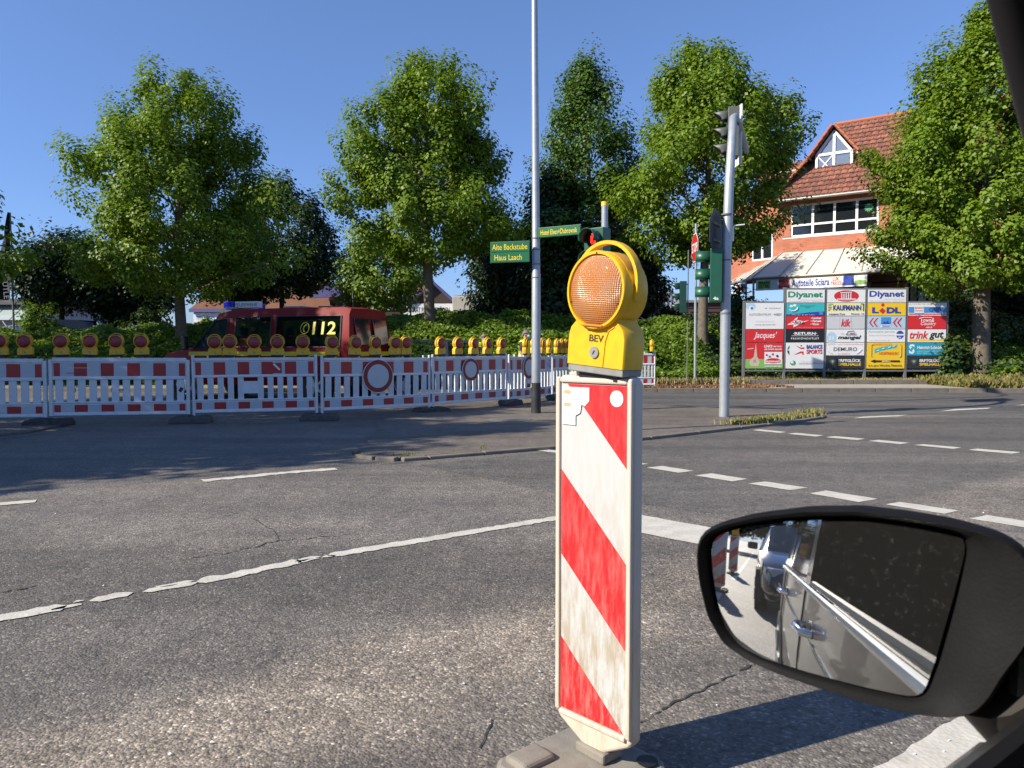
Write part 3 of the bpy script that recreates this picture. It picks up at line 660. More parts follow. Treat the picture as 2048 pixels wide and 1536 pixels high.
# ------------------------------------------------------------------ warning lamps
def lamp_outline():
    P = [(-.105, 0.02), (-.105, .095), (-.098, .120), (-.078, .140), (-.072, .154)]
    a0 = math.atan2(.154 - .224, -.072)
    a1 = math.pi * 2 - (a0 - 0) if False else None
    st = math.atan2(.154 - .224, -.072); en = math.atan2(.154 - .224, .072)
    st = st if st > 0 else st + 2 * math.pi                        # about 224 degrees
    en = en                                                         # about -44 degrees
    for k in range(25):
        a = st + (en - st) * k / 24
        P.append((.105 * math.cos(a), .224 + .105 * math.sin(a)))
    return P + [(.072, .154), (.078, .140), (.098, .120), (.105, .095), (.105, 0.02)]
def lamp(name, lens, label, group=None, detail=False):
    root = E(name, label, 'warning lamp', group=group)
    o = lamp_outline()
    cx, cz = 0, .16
    def ring(y, s, dy=0):
        return [(cx + (p[0] - cx) * s, y, cz + (p[1] - cz) * s if p[1] > .03 else p[1]) for p in o]
    mb = MB(); mb.loft([ring(-.044, .955), ring(-.037, 1.0), ring(.030, 1.0), ring(.036, .975)])
    mb.build('housing', yellow_pl, root, smooth=True)
    # raised ring around the lens
    n = 40
    def circ(r, y): return [(r * math.cos(2 * math.pi * k / n), y, .224 + r * math.sin(2 * math.pi * k / n)) for k in range(n)]
    mb = MB(); mb.loft([circ(.104, -.036), circ(.105, -.056), circ(.102, -.060), circ(.096, -.060), circ(.095, -.050)], cap=False)
    mb.build('lens_ring', yellow_pl, root, smooth=True)
    # domed lens, front and rear
    mb = MB(); R_ = [.0955, .088, .072, .05, .025, .006]; Y = [-.052, -.060, -.068, -.0735, -.0765, -.0772]
    mb.loft([circ(r, y) for r, y in zip(R_, Y)]); mb.build('lens', lens, root, smooth=True)
    mb = MB(); mb.loft([circ(r, -y - .018) for r, y in zip(R_, Y)]); mb.build('lens', lens, root, smooth=True)
    mb = MB(); pts = []
    for k in range(25):                                             # carrying handle arching over the lens, set further back
        a = math.radians(-12 + 204 * k / 24); rr = .110 + .019 * max(0, math.sin(a)) ** 1.2
        pts.append((rr * math.cos(a), -.012 + .0 * math.sin(a), .224 + rr * math.sin(a)))
    b = len(mb.v)
    secs = []
    for k, p in enumerate(pts):
        a = math.radians(-12 + 204 * k / 24); ux, uz = math.cos(a), math.sin(a)
        secs.append([(p[0] + ux * i, p[1] + j, p[2] + uz * i) for i, j in ((-.004, -.012), (.005, -.012), (.006, 0), (.005, .012), (-.004, .012), (-.006, 0))])
    mb.loft(secs); mb.build('handle', yellow_pl, root, smooth=True)
    MB().box((0, -.002, .011), (.200, .078, .022)).build('battery_case', grey_pl if detail else black_pl, root, bevel=.003)
    MB().box((0, 0, -.008), (.14, .05, .018)).build('clamp', black_pl, root)
    MB().lathe((0, -.0445, .058), [(.016, -.004), (.016, .006), (.012, .007)], 20, 'y').build('lock', grey_pl, root)
    if detail:
        lk = [c for c in bpy.data.objects if c.parent == root and c.name.startswith('lock')][0]
        MB().box((0, -.0492, .058), (.003, .001, .012), Matrix.Rotation(.5, 3, 'Y')).build('keyhole', black_pl, lk)
        lettering('BEV', root, .004, .096, .052, .019, M('worn black print', (0.06, .045, .01), .7), -.0452, bold=.02)
        lettering('HELP', root, 0, .134, .032, .005, M('faint print', (0.45, .28, .03), .7), -.0452)
        # panel line of the battery door
        mb = MB(); pl = [(.032, .022), (.036, .09), (.046, .118), (.066, .130)]
        mb.tube([(a, -.0447, b) for a, b in pl], .0022, 6); mb.build('moulded_rib', yellow_pl, root, smooth=True)
        for x_, z_ in ((.0, .322), (-.02, .1285), (.085, .19), (-.083, .19)):
            MB().lathe((x_, -.061, z_), [(.0022, -.001), (.0022, .002)], 8, 'y').build('screw', black_pl, root)
        MB().box((0, -.060, .130), (.075, .010, .006)).build('lens_clip', M('amber clip', (.5, .2, .02), .4), root, bevel=.002)
    return root

# ------------------------------------------------------------------ barriers
def barrier(Lp, style, disc=None):
    """part meshes of a barrier panel of length Lp along +x, foot level 0, front facing -y"""
    root = E('safety_barrier', '', 'barrier', group='white barriers closing the road')
    m = MB(); r = .024
    if style == 'posts':
        for x in (0.03, Lp - .03): m.tube([(x, 0, .05), (x, 0, 1.03)], r, 10)
    else:
        for x in (0.025, Lp - .025): m.box2((x - .025, -.03, .09), (x + .025, .03, .97))
    m.box2((.05, -.03, .935), (Lp - .05, .03, .985 if style == 'posts' else 1.0))
    for z in ((.665, .69) if style == 'posts' else (.655, .695)), : m.box2((.05, -.028, z[0]), (Lp - .05, .028, z[1]))
    m.box2((.05, -.024, .285), (Lp - .05, .024, .31)); m.box2((.05, -.024, .095), (Lp - .05, .024, .125))
    m.build('frame', white_plastic, root, bevel=.006)
    MB().box2((.055, -.010, .69), (Lp - .055, .014, .935)).build('upper_board', white_plastic, root)
    MB().box2((.055, -.010, .125), (Lp - .055, .014, .285)).build('lower_board', white_plastic, root)
    n = 12; sp = (Lp - .12) / n; sl = None
    for k in range(n):
        x = .06 + sp * (k + .5)
        if style == 'posts' and disc is None and k in (5,): continue
        if sl is None:
            ws = sp * (.58 if style == 'posts' else .66); mm = MB(); mm.box2((-ws / 2, -.012, .31), (ws / 2, .012, .665))
            if style == 'posts':
                for q in (-.3, 0, .3): mm.box2((q * ws - .006, -.019, .33), (q * ws + .006, -.012, .645))
            sl = mm.mesh('slat', white_plastic)
        o = mk('slat', sl, root); o.location.x = x
    if style == 'posts' and disc is None:
        MB().box2((.06 + sp * 4.7, -.014, .40), (.06 + sp * 6.5, .014, .60)).build('centre_plate', white_plastic, root)
    # foil: alternate white and red fields, end fields half as long
    fw = (Lp - .13) / 10.0; up = lo = upw = low = None
    for k in range(11):
        a = .065 + fw * (k - .5); b = a + fw; a, b = max(a, .065), min(b, Lp - .065)
        for z0, z1, nm in ((.71, .915, 'u'), (.150, .262, 'l')):
            mm = MB(); mm.box2((a + .002, -.0125, z0), (b - .002, -.0105, z1))
            o = mm.build('red_field' if k % 2 == 0 else 'white_field', foil_red if k % 2 == 0 else foil_white, root)
    if style == 'posts':
        kn = MB().box2((-.012, -.012, .985), (.012, .012, 1.03)).mesh('peg', white_plastic)
        for k in range(1, 10, 2):
            o = mk('peg', kn, root); o.location.x = Lp * k / 10 + .06
    return root
BJ = [(-11.3, 11.0), (-9.28, 11.15), (-7.20, 11.62), (-5.20, 12.12), (-3.23, 12.55), (-1.50, 13.9), (-.09, 15.45), (.90, 17.15), (1.95, 18.85)]
BL = ['white barrier furthest left, wholly outside the frame', 'white barrier cut by the left edge, first on the left', 'long white barrier left of the fire van, under four spaced lamps', 'white barrier in front of the fire van cab, with a blank centre plate',
      'white barrier with the large round sign hanging on it', 'white barrier with the small round sign, right of the van', 'white barrier directly left of and behind the tall lamp post', 'narrow looking white barrier just right of the tall lamp post']
BS = ['box', 'box', 'box', 'posts', 'posts', 'posts', 'posts', 'posts']
segs = []
for i, (a, b) in enumerate(zip(BJ, BJ[1:])):
    a = Vector((*a, 0)); b = Vector((*b, 0)); t = b - a; L_ = t.length - .03
    br = barrier(L_, BS[i], disc=(i in (4, 5)) or None); br['label'] = BL[i]; br.location = a + t.normalized() * .015 + Vector((0, 0, .06 if i < 6 else .05)); br.rotation_euler = (0, R((-.6, .5, .35, -.35, .3, -.2, .5, 0)[i]), math.atan2(t.y, t.x))
    segs.append((a, b))
br = barrier(1.3, 'posts'); br['label'] = 'single short white barrier standing alone at the far kerb, right of the beacon'; br.location = (2.75, 20.95, .08); br.rotation_euler.z = R(6); 
def sticker(i, x, z, w_, h_, mat, tilt=0.0, y=-.0145, nm='sticker'):
    m_ = MB().box((0, 0, 0), (w_, .0012, h_), Matrix.Rotation(tilt, 3, 'Y')); m_.v = [(a + x, b + y, c + z) for a, b, c in m_.v]; m_.build(nm, mat, BARR[i])
BARR = [o for o in bpy.data.objects if o.name.startswith('safety_barrier')]
sticker(2, 1.90, .49, .05, .075, black_pl, .5); sticker(2, 1.02, .49, .07, .02, BLU); sticker(2, 1.02, .46, .05, .02, LIM); sticker(3, 1.33, .81, .16, .17, foil_red); sticker(3, 1.33, .83, .14, .03, WHT, .8, -.0165)
sticker(2, .42, .84, .34, .006, WHT, .0); sticker(2, .38, .76, .26, .008, black_pl, -.02); sticker(6, 1.75, .80, .16, .20, LBL); sticker(6, 1.75, .80, .03, .10, BLU, 0, -.0165)
# recycled plastic feet under the joints
def foot(name, label, loc, rz, mat=rubber, group='black feet under the barriers'):
    root = E(name, label, 'barrier foot', loc, rz, group)
    pr = [(-.31, 0), (-.31, .06), (-.26, .105), (.26, .105), (.31, .06), (.31, 0)]
    MB().prism(pr, -.20, .20).build('block', mat, root, bevel=.012)
    for x in (-.19, .19): MB().box((x, 0, .108), (.10, .26, .012)).build('grip', mat, root, bevel=.004)
    MB().box((0, 0, .110), (.09, .09, .022)).build('socket', black_pl, root, bevel=.003)
    return root
FL = ['black foot under the first joint from the left', 'worn dark foot at the left end of the van barrier', 'pale worn foot between the van barrier and the large round sign', 'flat dark foot between the two round signs', 'dark foot at the barrier joint left of the lamp post', 'dark foot at the barrier joint right of the lamp post']
for i, j in enumerate((2, 3, 4, 5, 6, 7)):
    foot('barrier_foot', FL[i], (BJ[j][0], BJ[j][1], 0 if i < 4 else 0.035), R((8, 14, 8, 35, 62, 62)[i]), M('worn grey rubber', (.11, .10, .09), .85, dirt=.6, dirtcol=(.05, .05, .045), scale=14, bmp=.5) if i in (1, 2) else rubber)

proto = lamp('warning_lamp', red_lens, '', 'yellow warning lamps on the barriers'); PT = tree_of(proto)
names = {1: 'barrier at the left edge', 2: 'long barrier left of the van', 3: 'barrier in front of the van cab', 4: 'barrier with the large round sign', 5: 'barrier with the small round sign', 6: 'barrier behind the lamp post', 7: 'narrow barrier right of the lamp post'}
ordn = ['first', 'second', 'third', 'fourth', 'fifth', 'sixth', 'seventh']
LPX = [2, 52, 124, 180, 235, 284, 431, 459, 509, 555, 606, 663, 709, 750, 789, 811, 881, 915, 946, 974, 1002, 1050, 1066, 1083, 1097, 1113, 1122, 1131]
cnt = {}; first = True
for px in LPX:
    r = ray(px, 700)
    for i, (a, b) in enumerate(segs):
        # ray from the camera against this barrier in plan
        A = np.array([[r.x, -(b - a).x], [r.y, -(b - a).y]]); s = np.linalg.solve(A, np.array([a.x, a.y]))
        if 0 <= s[1] < 1 and s[0] > 0: break
    p = a.lerp(b, s[1]); cnt[i] = cnt.get(i, 0) + 1
    lb = f'{ordn[cnt[i] - 1]} red lamp from the left on the {names[i]}'
    rz = math.atan2((b - a).y, (b - a).x) + R(rnd.uniform(-5, 5)) + (R(12) if i >= 6 else 0)
    loc = (p.x, p.y, 1.075 if i >= 3 else 1.085)
    if first: proto.location = loc; proto.rotation_euler = (0, 0, rz); proto['label'] = lb; first = False
    else: o = dup(proto, loc, rz, lb, PT); o.rotation_euler[1] = R(rnd.uniform(-2.5, 2.5))
q = at(946, 700, 15.05); dup(proto, (q.x + .0, 15.2, 1.075), R(45), 'red lamp half hidden directly behind another above the small round sign', PT)
o = lamp('warning_lamp', amber_lens, 'amber warning lamp seen edge on, on the single barrier at the far kerb', 'yellow warning lamps on the barriers'); o.location = (3.9, 21.0, 1.10); o.rotation_euler.z = R(75)

def round_sign(label, c, nrm_rz, rad):
    root = E('prohibition_sign', label, 'road sign', c, nrm_rz)
    n = 40
    def circ(r, y): return [(r * math.cos(2 * math.pi * k / n), y, r * math.sin(2 * math.pi * k / n)) for k in range(n)]
    MB().loft([circ(rad * 1.03, .012), circ(rad * 1.03, -.004)]).build('plate', sign_white, root)
    MB().loft([circ(rad * 1.0, -.004), circ(rad * 1.0, -.007)]).build('red_ring', M('dark red ring', (.24, .012, .012), .4), root)
    MB().loft([circ(rad * .73, -.007), circ(rad * .73, -.010)]).build('white_face', foil_white, root)
a, b = segs[4]; p = a.lerp(b, .49); t = (b - a).normalized(); nr = Vector((t.y, -t.x, 0))
round_sign('large round red rimmed white sign hanging on a barrier', p + nr * .045 + Vector((0, 0, .715)), math.atan2(t.y, t.x), .285)
a, b = segs[5]; p = a.lerp(b, .47); t = (b - a).normalized(); nr = Vector((t.y, -t.x, 0))
round_sign('smaller round red rimmed white sign on the barrier beside the lamp post', p + nr * .045 + Vector((0, 0, .79)), math.atan2(t.y, t.x), .215)
a, b = segs[6]; p = a.lerp(b, .42); t = (b - a).normalized(); nr = Vector((t.y, -t.x, 0))
round_sign('round sign mostly hidden by the tall lamp post', p + nr * .045 + Vector((0, 0, .79)), math.atan2(t.y, t.x), .24)

# ------------------------------------------------------------------ the big beacon beside the car
def dirty(name, base, stain, lo, hi, amt, col2, zfade=(0.3, 0.9)):
    m, n, p, o = nodes(name); co = coord(n)
    sep = n.nodes.new('ShaderNodeSeparateXYZ'); n.links.new(co, sep.inputs[0])
    mp = n.nodes.new('ShaderNodeMapping'); n.links.new(co, mp.inputs[0]); mp.inputs['Scale'].default_value = (48, 48, 9)
    t = tex(n, mp.outputs[0], 1.0, 8, rough=.7); t2 = tex(n, co, 35, 8, rough=.75); t3 = tex(n, co, 3.5, 6, rough=.6)
    z = n.nodes.new('ShaderNodeMapRange'); n.links.new(sep.outputs[2], z.inputs[0]); z.inputs[1].default_value = zfade[1]; z.inputs[2].default_value = zfade[0]; z.inputs[3].default_value = .12; z.inputs[4].default_value = 1.0
    f = ramp(n, t.outputs[0], [(lo, 0), (hi, 1)])
    a = n.nodes.new('ShaderNodeMath'); a.operation = 'MULTIPLY'; n.links.new(f, a.inputs[0]); n.links.new(z.outputs[0], a.inputs[1])
    b = n.nodes.new('ShaderNodeMath'); b.operation = 'MULTIPLY'; n.links.new(a.outputs[0], b.inputs[0]); b.inputs[1].default_value = amt
    c = mixc(n, b.outputs[0], base, stain)
    f2 = ramp(n, t2.outputs[0], [(.62, 0), (.70, 1)]); d = n.nodes.new('ShaderNodeMath'); d.operation = 'MULTIPLY'; n.links.new(f2, d.inputs[0]); n.links.new(ramp(n, t3.outputs[0], [(.5, 0), (.62, .7)]), d.inputs[1])
    n.links.new(mixc(n, d.outputs[0], c, col2), p.inputs['Base Color']); p.inputs['Roughness'].default_value = .38
    return m
bk_white = dirty('soiled white foil', (.52, .52, .51), (.36, .28, .18), .42, .60, .85, (.25, .21, .15))
bk_red = dirty('scuffed red foil', (.56, .018, .022), (.66, .17, .15), .44, .62, .85, (.35, .10, .08), (.2, 1.2))
bk_plast = dirty('soiled cream plastic', (.60, .53, .44), (.50, .38, .26), .46, .60, .6, (.34, .25, .17))
def beacon(label, loc, rz, far=False):
    root = E('guide_beacon', label, 'guide beacon', loc, rz, 'red and white guide beacons along the lane')
    hw = .135
    out_ = [(-hw, .135), (-hw, 1.105), (-hw + .012, 1.125), (hw - .012, 1.125), (hw, 1.105), (hw, .135), (hw - .012, .122), (.03, .07), (-.03, .07), (-hw + .012, .122)]
    inn = [(-.118, .158), (-.118, 1.10), (.118, 1.10), (.118, .158)]
    MB().prism(out_, -.016, .030).build('blade', bk_plast, root, bevel=.010, segs=3)
    m = MB()                                                    # raised rim round the foil, front
    for x0, x1, z0, z1 in ((-.135, -.119, .15, 1.12), (.119, .135, .15, 1.12), (-.119, .119, 1.104, 1.12), (-.119, .119, .139, .156)): m.box2((x0, -.026, z0), (x1, -.012, z1))
    m.build('rim', bk_plast, root, bevel=.005, segs=2)
    MB().box2((-.117, -.0185, .158), (.117, -.0165, 1.102)).build('white_foil', bk_white, root)
    L4 = [(1.125, .880), (.855, .622), (.612, .388), (.368, .150)]
    y = (-.0205, -.0188)
    def red(poly): MB().prism(poly, *y).build('red_stripe', bk_red, root)
    zl = lambda k, x: L4[k][0] + (L4[k][1] - L4[k][0]) * (x + .117) / .234
    xt = -.117 + (1.125 - 1.100) / (1.125 - .880) * .234
    red([(xt, 1.1005), (.1165, 1.1005), (.1165, zl(0, .1165))])
    red([(-.1165, zl(1, -.1165)), (.1165, zl(1, .1165)), (.1165, zl(2, .1165)), (-.1165, zl(2, -.1165))])
    red([(-.1165, zl(3, -.1165)), (.110, .1595), (-.1165, .1595)])
    MB().box2((-.034, -.012, -.0), (.034, .026, .10)).build('stem', bk_plast, root, bevel=.004)
    if not far:
        n = 26; MB().prism([(.083 + .022 * math.cos(2 * math.pi * k / n), 1.066 + .022 * math.sin(2 * math.pi * k / n)) for k in range(n)], -.0222, -.0205).build('white_dot', WHT, root)
        st = MB().prism([(-.112, .985), (-.112, 1.092), (-.012, 1.092), (-.012, 1.055), (-.028, 1.040), (-.040, 1.045), (-.045, 1.020), (-.062, 1.012), (-.062, .985)], -.0222, -.0207).build('torn_sticker', pm('sticker', (.72, .72, .70)), root)
        for z_ in (1.078, 1.042): MB().box2((-.104, -.0230, z_ - .005), (-.080, -.0223, z_ + .005)).build('orange_bar', pm('faded orange', (.75, .38, .2)), st)
        lettering('SBS', st, -.092, 1.060, .026, .012, pm('faded blue', (.35, .6, .78)), -.0228)
        lettering('www.sbs-verkehr.de', st, -.055, 1.060, .046, .008, pm('faded blue', (.35, .6, .78)), -.0228)
        lettering('Tel. 02181', st, -.085, .998, .04, .007, pm('faded blue', (.35, .6, .78)), -.0228)
        MB().tube([(-.10, .0, 1.128), (-.06, .0, 1.131), (.06, .0, 1.131)], .006, 8).build('top_lip', bk_plast, root, smooth=True)
    if far:
        MB().box2((-.117, .031, .158), (.117, .033, 1.102)).build('white_foil', bk_white, root); y = (.0332, .035)
        red([(-xt, 1.1005), (-.1165, 1.1005), (-.1165, zl(0, .1165))]); red([(.1165, zl(1, -.1165)), (-.1165, zl(1, .1165)), (-.1165, zl(2, .1165)), (.1165, zl(2, -.1165))]); red([(.1165, zl(3, -.1165)), (-.110, .1595), (.1165, .1595)])
    MB().box2((-.05, -.01, 1.115), (.05, .024, 1.15)).build('lamp_bracket', black_pl, root, bevel=.003)
    return root
BR = -R(46)
BP = Vector((.237, 2.07, 0))
beacon('red and white striped guide beacon close to the car, with a torn sticker', BP, BR)
lp = lamp('warning_lamp', amber_lens, 'large amber warning lamp in yellow housing on top of the nearest beacon', None, True); lp.location = BP + Vector((.016, -.014, 1.132)); lp.rotation_euler = (0, R(4.5), BR - R(3))
def beacon_foot(label, loc, rz, mat):
    root = E('beacon_foot', label, 'beacon foot', loc, rz, 'feet of the guide beacons')
    pl = [(-.17, -.22), (-.14, -.25), (.14, -.25), (.17, -.22), (.17, .10), (.14, .13), (-.14, .13), (-.17, .10)]
    MB().prism(pl, 0, .05, 'xy').build('block', mat, root, bevel=.014)
    for x in (-.10, .10): MB().box((x, -.16, .055), (.09, .12, .03)).build('shoulder', mat, root, bevel=.02, segs=3)
    for x in (-.12, .12): MB().lathe((x, .08, .0555), [(.03, 0), (.03, .003)], 16).build('drain_hole', black_pl, root)
    MB().box((0, .012, .066), (.11, .08, .03)).build('socket', mat, root, bevel=.006)
    MB().tube([(-.14, -.255, .035), (.14, -.255, .035)], .012, 8).build('grip', mat, root, smooth=True)
beacon_foot('dusty plastic foot of the nearest guide beacon', BP, BR - R(4), rubber_pale)

# ------------------------------------------------------------------ posts, signals and signs
def lamp_post():
    b = G(1072, 830); b.z = 0.035
    root = E('lamp_post', 'tall grey street lamp post with a black painted foot, two green signs on it', 'lamp post', b)
    MB().tube([(0, 0, -.05), (0, 0, .55)], [.088, .086], 20).build('black_foot', M('black foot paint', (.02, .02, .022), .6, dirt=.5, dirtcol=(.08, .08, .08)), root, smooth=True)
    MB().tube([(0, 0, .55), (0, 0, 2.5), (0, 0, 2.52), (-.02, 0, 5), (-.05, 0, 9.0)], [.083, .078, .073, .064, .045], 20).build('shaft', galv, root, smooth=True)
    MB().tube([(-.05, 0, 9.0), (.05, .5, 9.4), (.2, 1.3, 9.5)], .04, 12).build('arm', galv, root, smooth=True)
    MB().box((.28, 1.6, 9.5), (.3, .8, .12), Matrix.Rotation(R(-10), 3, 'Z')).build('lamp_head', grey_pl, root, bevel=.03)
    for z in (2.42, 2.66, 2.92, 3.12): MB().tube([(-.003, 0, z), (-.003, 0, z + .02)], .085 - .002 * z, 20).build('band_clamp', galv_dark, root, smooth=True)
    return b
LP = lamp_post()
def name_sign(label, px0, px1, yt0, yb0, yt1, yb1, Y0, Y1, lines, group=None):
    """board between two pixel columns at depths Y0 and Y1"""
    a = at(px0, yb0, Y0); b = at(px1, yb1, Y1); top = at(px0, yt0, Y0); h = top.z - a.z; t = b - a; L_ = math.hypot(t.x, t.y)
    root = E('direction_sign', label, 'sign', (a.x, a.y, (a.z + b.z) / 2), math.atan2(t.y, t.x), group)
    MB().box2((0, -.012, 0), (L_, .012, h)).build('board', green_sign, root, bevel=.003)
    MB().box2((-.004, .0, -.006), (L_ + .004, .014, h + .006)).build('edge', galv_dark, root)
    for s, xc, zc, ww, hh in lines: lettering(s, root, L_ * xc, h * zc, L_ * ww, hh * h, sign_yellow, -.015, bold=.004)
    return root
name_sign('green sign board with yellow words Alte Backstube, above Haus Laach', 981, 1059, 485, 505, 480, 502, 13.55, 13.36, [('Alte Backstube', .5, .48, .90, .56)], 'green direction boards on the lamp post')
name_sign('green sign board with yellow words Haus Laach, the lower left one', 981, 1059, 506, 526, 504, 523, 13.55, 13.36, [('Haus Laach', .46, .48, .70, .56)], 'green direction boards on the lamp post')
name_sign('green sign board with yellow words Hotel Elsen+Dubrovnik on the right of the post', 1076, 1161, 455, 474, 448, 470, 13.35, 12.95, [('Hotel Elsen+Dubrovnik', .5, .48, .86, .52)], 'green direction boards on the lamp post')

def signal_head(root, c, rz, mat, n=3, s=.30, lit=None, code=None, vis=.24, shape='cyl'):
    """signal housing facing -y before rotation; chambers stacked upwards from c"""
    X = Matrix.Translation(c) @ Matrix.Rotation(rz, 4, 'Z')
    def T(mb): mb.v = [tuple(X @ Vector(p)) for p in mb.v]; return mb
    T(MB().box2((-.155, 0, 0), (.155, .20, s * n))).build('housing', mat, root, bevel=.012)
    for k in range(n):
        z = s * (k + .5)
        col = lit if (lit and k == n - 1) else dark_lens
        T(MB().lathe((0, -.004, z), [(.11, -.006), (.11, .01)], 24, 'y')).build('signal_lens', col, root)
        m = MB(); secs = []
        for j in range(2):
            pts = []
            for q in range(17):
                a = R(-25 + 230 * q / 16); r_ = .118
                ext = (.02 if j == 0 else -vis * (0.45 + 0.55 * max(0, math.sin(a)) if shape == 'cut' else 1.0))
                pts.append((r_ * math.cos(a), ext, z + r_ * math.sin(a) - (0.03 if j and shape == 'cut' else 0)))
            secs.append(pts)
        m.loft(secs, closed=False, cap=False); T(m); o = m.build('visor', mat, root, smooth=True, fix=False)
        sd = o.modifiers.new('s', 'SOLIDIFY'); sd.thickness = .006
    if code:
        lettering(code, root, 0, 0, .09, .055, WHT, 0, bold=.02, M4=X @ Matrix.Translation((.158, .10, .06)) @ Matrix.Rotation(R(90), 4, 'Z'))
b = G(1448, 837); b.z = .035
mast = E('signal_mast', 'thick galvanised signal mast with a bent over top, carrying the green 4a head', 'signal mast', b)
MB().tube([(0, 0, -.05), (.0, 0, 2.6), (.02, 0, 3.3), (.05, .05, 3.98), (.10, .14, 4.5), (.17, .32, 4.90), (.26, .60, 5.22), (.40, .95, 5.36), (.62, 1.40, 5.32), (.84, 1.8, 5.12), (.92, 1.95, 4.98)],
          [.084, .084, .082, .078, .074, .070, .066, .060, .055, .050, .048], 20).build('pole', galv, mast, smooth=True)
for z in (1.75, 2.65, 3.42): MB().tube([(0, 0, z), (0, 0, z + .025)], .090, 20).build('band_clamp', galv_dark, mast, smooth=True)
MB().box2((.09, -.03, 2.98), (.12, .0, 3.22)).build('bracket', sign_white, mast, bevel=.004)
MB().tube([(.10, -.02, 3.2), (.12, -.02, 3.24), (.30, -.02, 3.26)], .014, 8).build('bracket', sign_white, mast, smooth=True)
MB().lathe((.0, -.05, .22), [(.03, -.005), (.03, .005)], 12, 'y').build('sticker', sign_white, mast)
signal_head(mast, Vector((-.27, .02, 1.95)), R(-103), green_sig, code='4a')
signal_head(mast, Vector((.36, 1.3, 4.70)), R(-101), M('olive grey signal housing', (.11, .12, .10), .5), vis=.26, shape='cut')
MB().box2((.66, 1.45, 4.65), (.685, 1.9, 5.75)).build('backing_board', sign_white, mast)
MB().tube([(-.02, 0, 2.1), (-.15, .0, 2.1)], .02, 8).build('bracket', galv_dark, mast); MB().tube([(-.02, 0, 2.75), (-.15, .0, 2.75)], .02, 8).build('bracket', galv_dark, mast)
def octagon(rad): return [(rad * math.cos(R(22.5 + 45 * k)), rad * math.sin(R(22.5 + 45 * k))) for k in range(8)]
bs = E('octagonal_sign', 'dark octagonal sign seen from behind, on the signal mast above the 4a head', 'road sign', b + Vector((-.17, .02, 3.13)), R(-121))
MB().prism(octagon(.42), -.002, .002).build('plate', sign_back, bs); MB().prism(octagon(.405), -.005, -.002).build('red_face', sign_red, bs)
MB().box2((-.2, .002, .12), (.2, .03, .16)).build('rail', galv_dark, bs); MB().box2((-.2, .002, -.16), (.2, .03, -.12)).build('rail', galv_dark, bs)
sb = Vector((5.42, 22.2, .1))
sp = E('stop_sign_post', 'thin grey post at the far kerb with a stop sign seen almost edge on', 'road sign', sb)
MB().tube([(0, 0, -.1), (-.02, 0, 4.75)], .038, 12).build('post', galv, sp, smooth=True)
X = Matrix.Translation((-.06, -.04, 4.05)) @ Matrix.Rotation(R(-91), 4, 'Z')
m = MB().prism(octagon(.45), -.002, .004); m.v = [tuple(X @ Vector(p)) for p in m.v]; m.build('white_edge', sign_white, sp)
m = MB().prism(octagon(.425), -.005, -.002); m.v = [tuple(X @ Vector(p)) for p in m.v]; m.build('red_face', sign_red, sp)
lettering('STOP', sp, 0, 0, .66, .27, WHT, -.009, bold=.02, M4=X)
fs = E('traffic_light', 'dark green signal head seen from the side beside the stop sign post', 'traffic light', Vector((5.22, 22.35, .1)))
MB().tube([(0, 0, -.1), (0, 0, 4.0)], .018, 8).build('pole', galv_dark, fs)
signal_head(fs, Vector((-.26, -.05, 2.15)), R(-101), M('dark green housing', (.008, .045, .028), .4), s=.31, vis=.27, shape='cut')
for z in (2.3, 3.0): MB().tube([(0, 0, z), (-.12, 0, z)], .015, 6).build('bracket', galv_dark, fs)
pb = Vector((1.285, 10.5, .05))
ps = E('pedestrian_signal', 'grey post with a yellow cap and a pedestrian signal lit red, behind the warning light', 'traffic light', pb)
MB().tube([(0, 0, -.05), (0, 0, 3.12)], .046, 14).build('post', galv, ps, smooth=True)
MB().tube([(0, 0, 3.12), (0, 0, 3.18)], .049, 14).build('yellow_cap', M('yellow cap', (.8, .6, .05), .4), ps, smooth=True)
led = M('red signal light', (.5, .01, .01), .4, emit=(1, .03, .02, 3.2))
signal_head(ps, Vector((-.17, -.16, 2.20)), R(-38), green_sig, n=2, s=.30, vis=.2)
X = Matrix.Translation(Vector((-.17, -.16, 2.20))) @ Matrix.Rotation(R(-38), 4, 'Z')
m = MB(); 
for i in range(-3, 4):
    for j in range(-4, 5):
        if abs(i) + abs(j) * .6 < 4.2 and (j > 2 and abs(i) < 2 or j <= 2 and j > -2 and abs(i) < 3 or j <= -2 and abs(i) in (1, 2)):
            m.box((i * .017, -.012, .45 + j * .017), (.010, .004, .010))
m.v = [tuple(X @ Vector(p)) for p in m.v]; m.build('red_figure', led, ps)

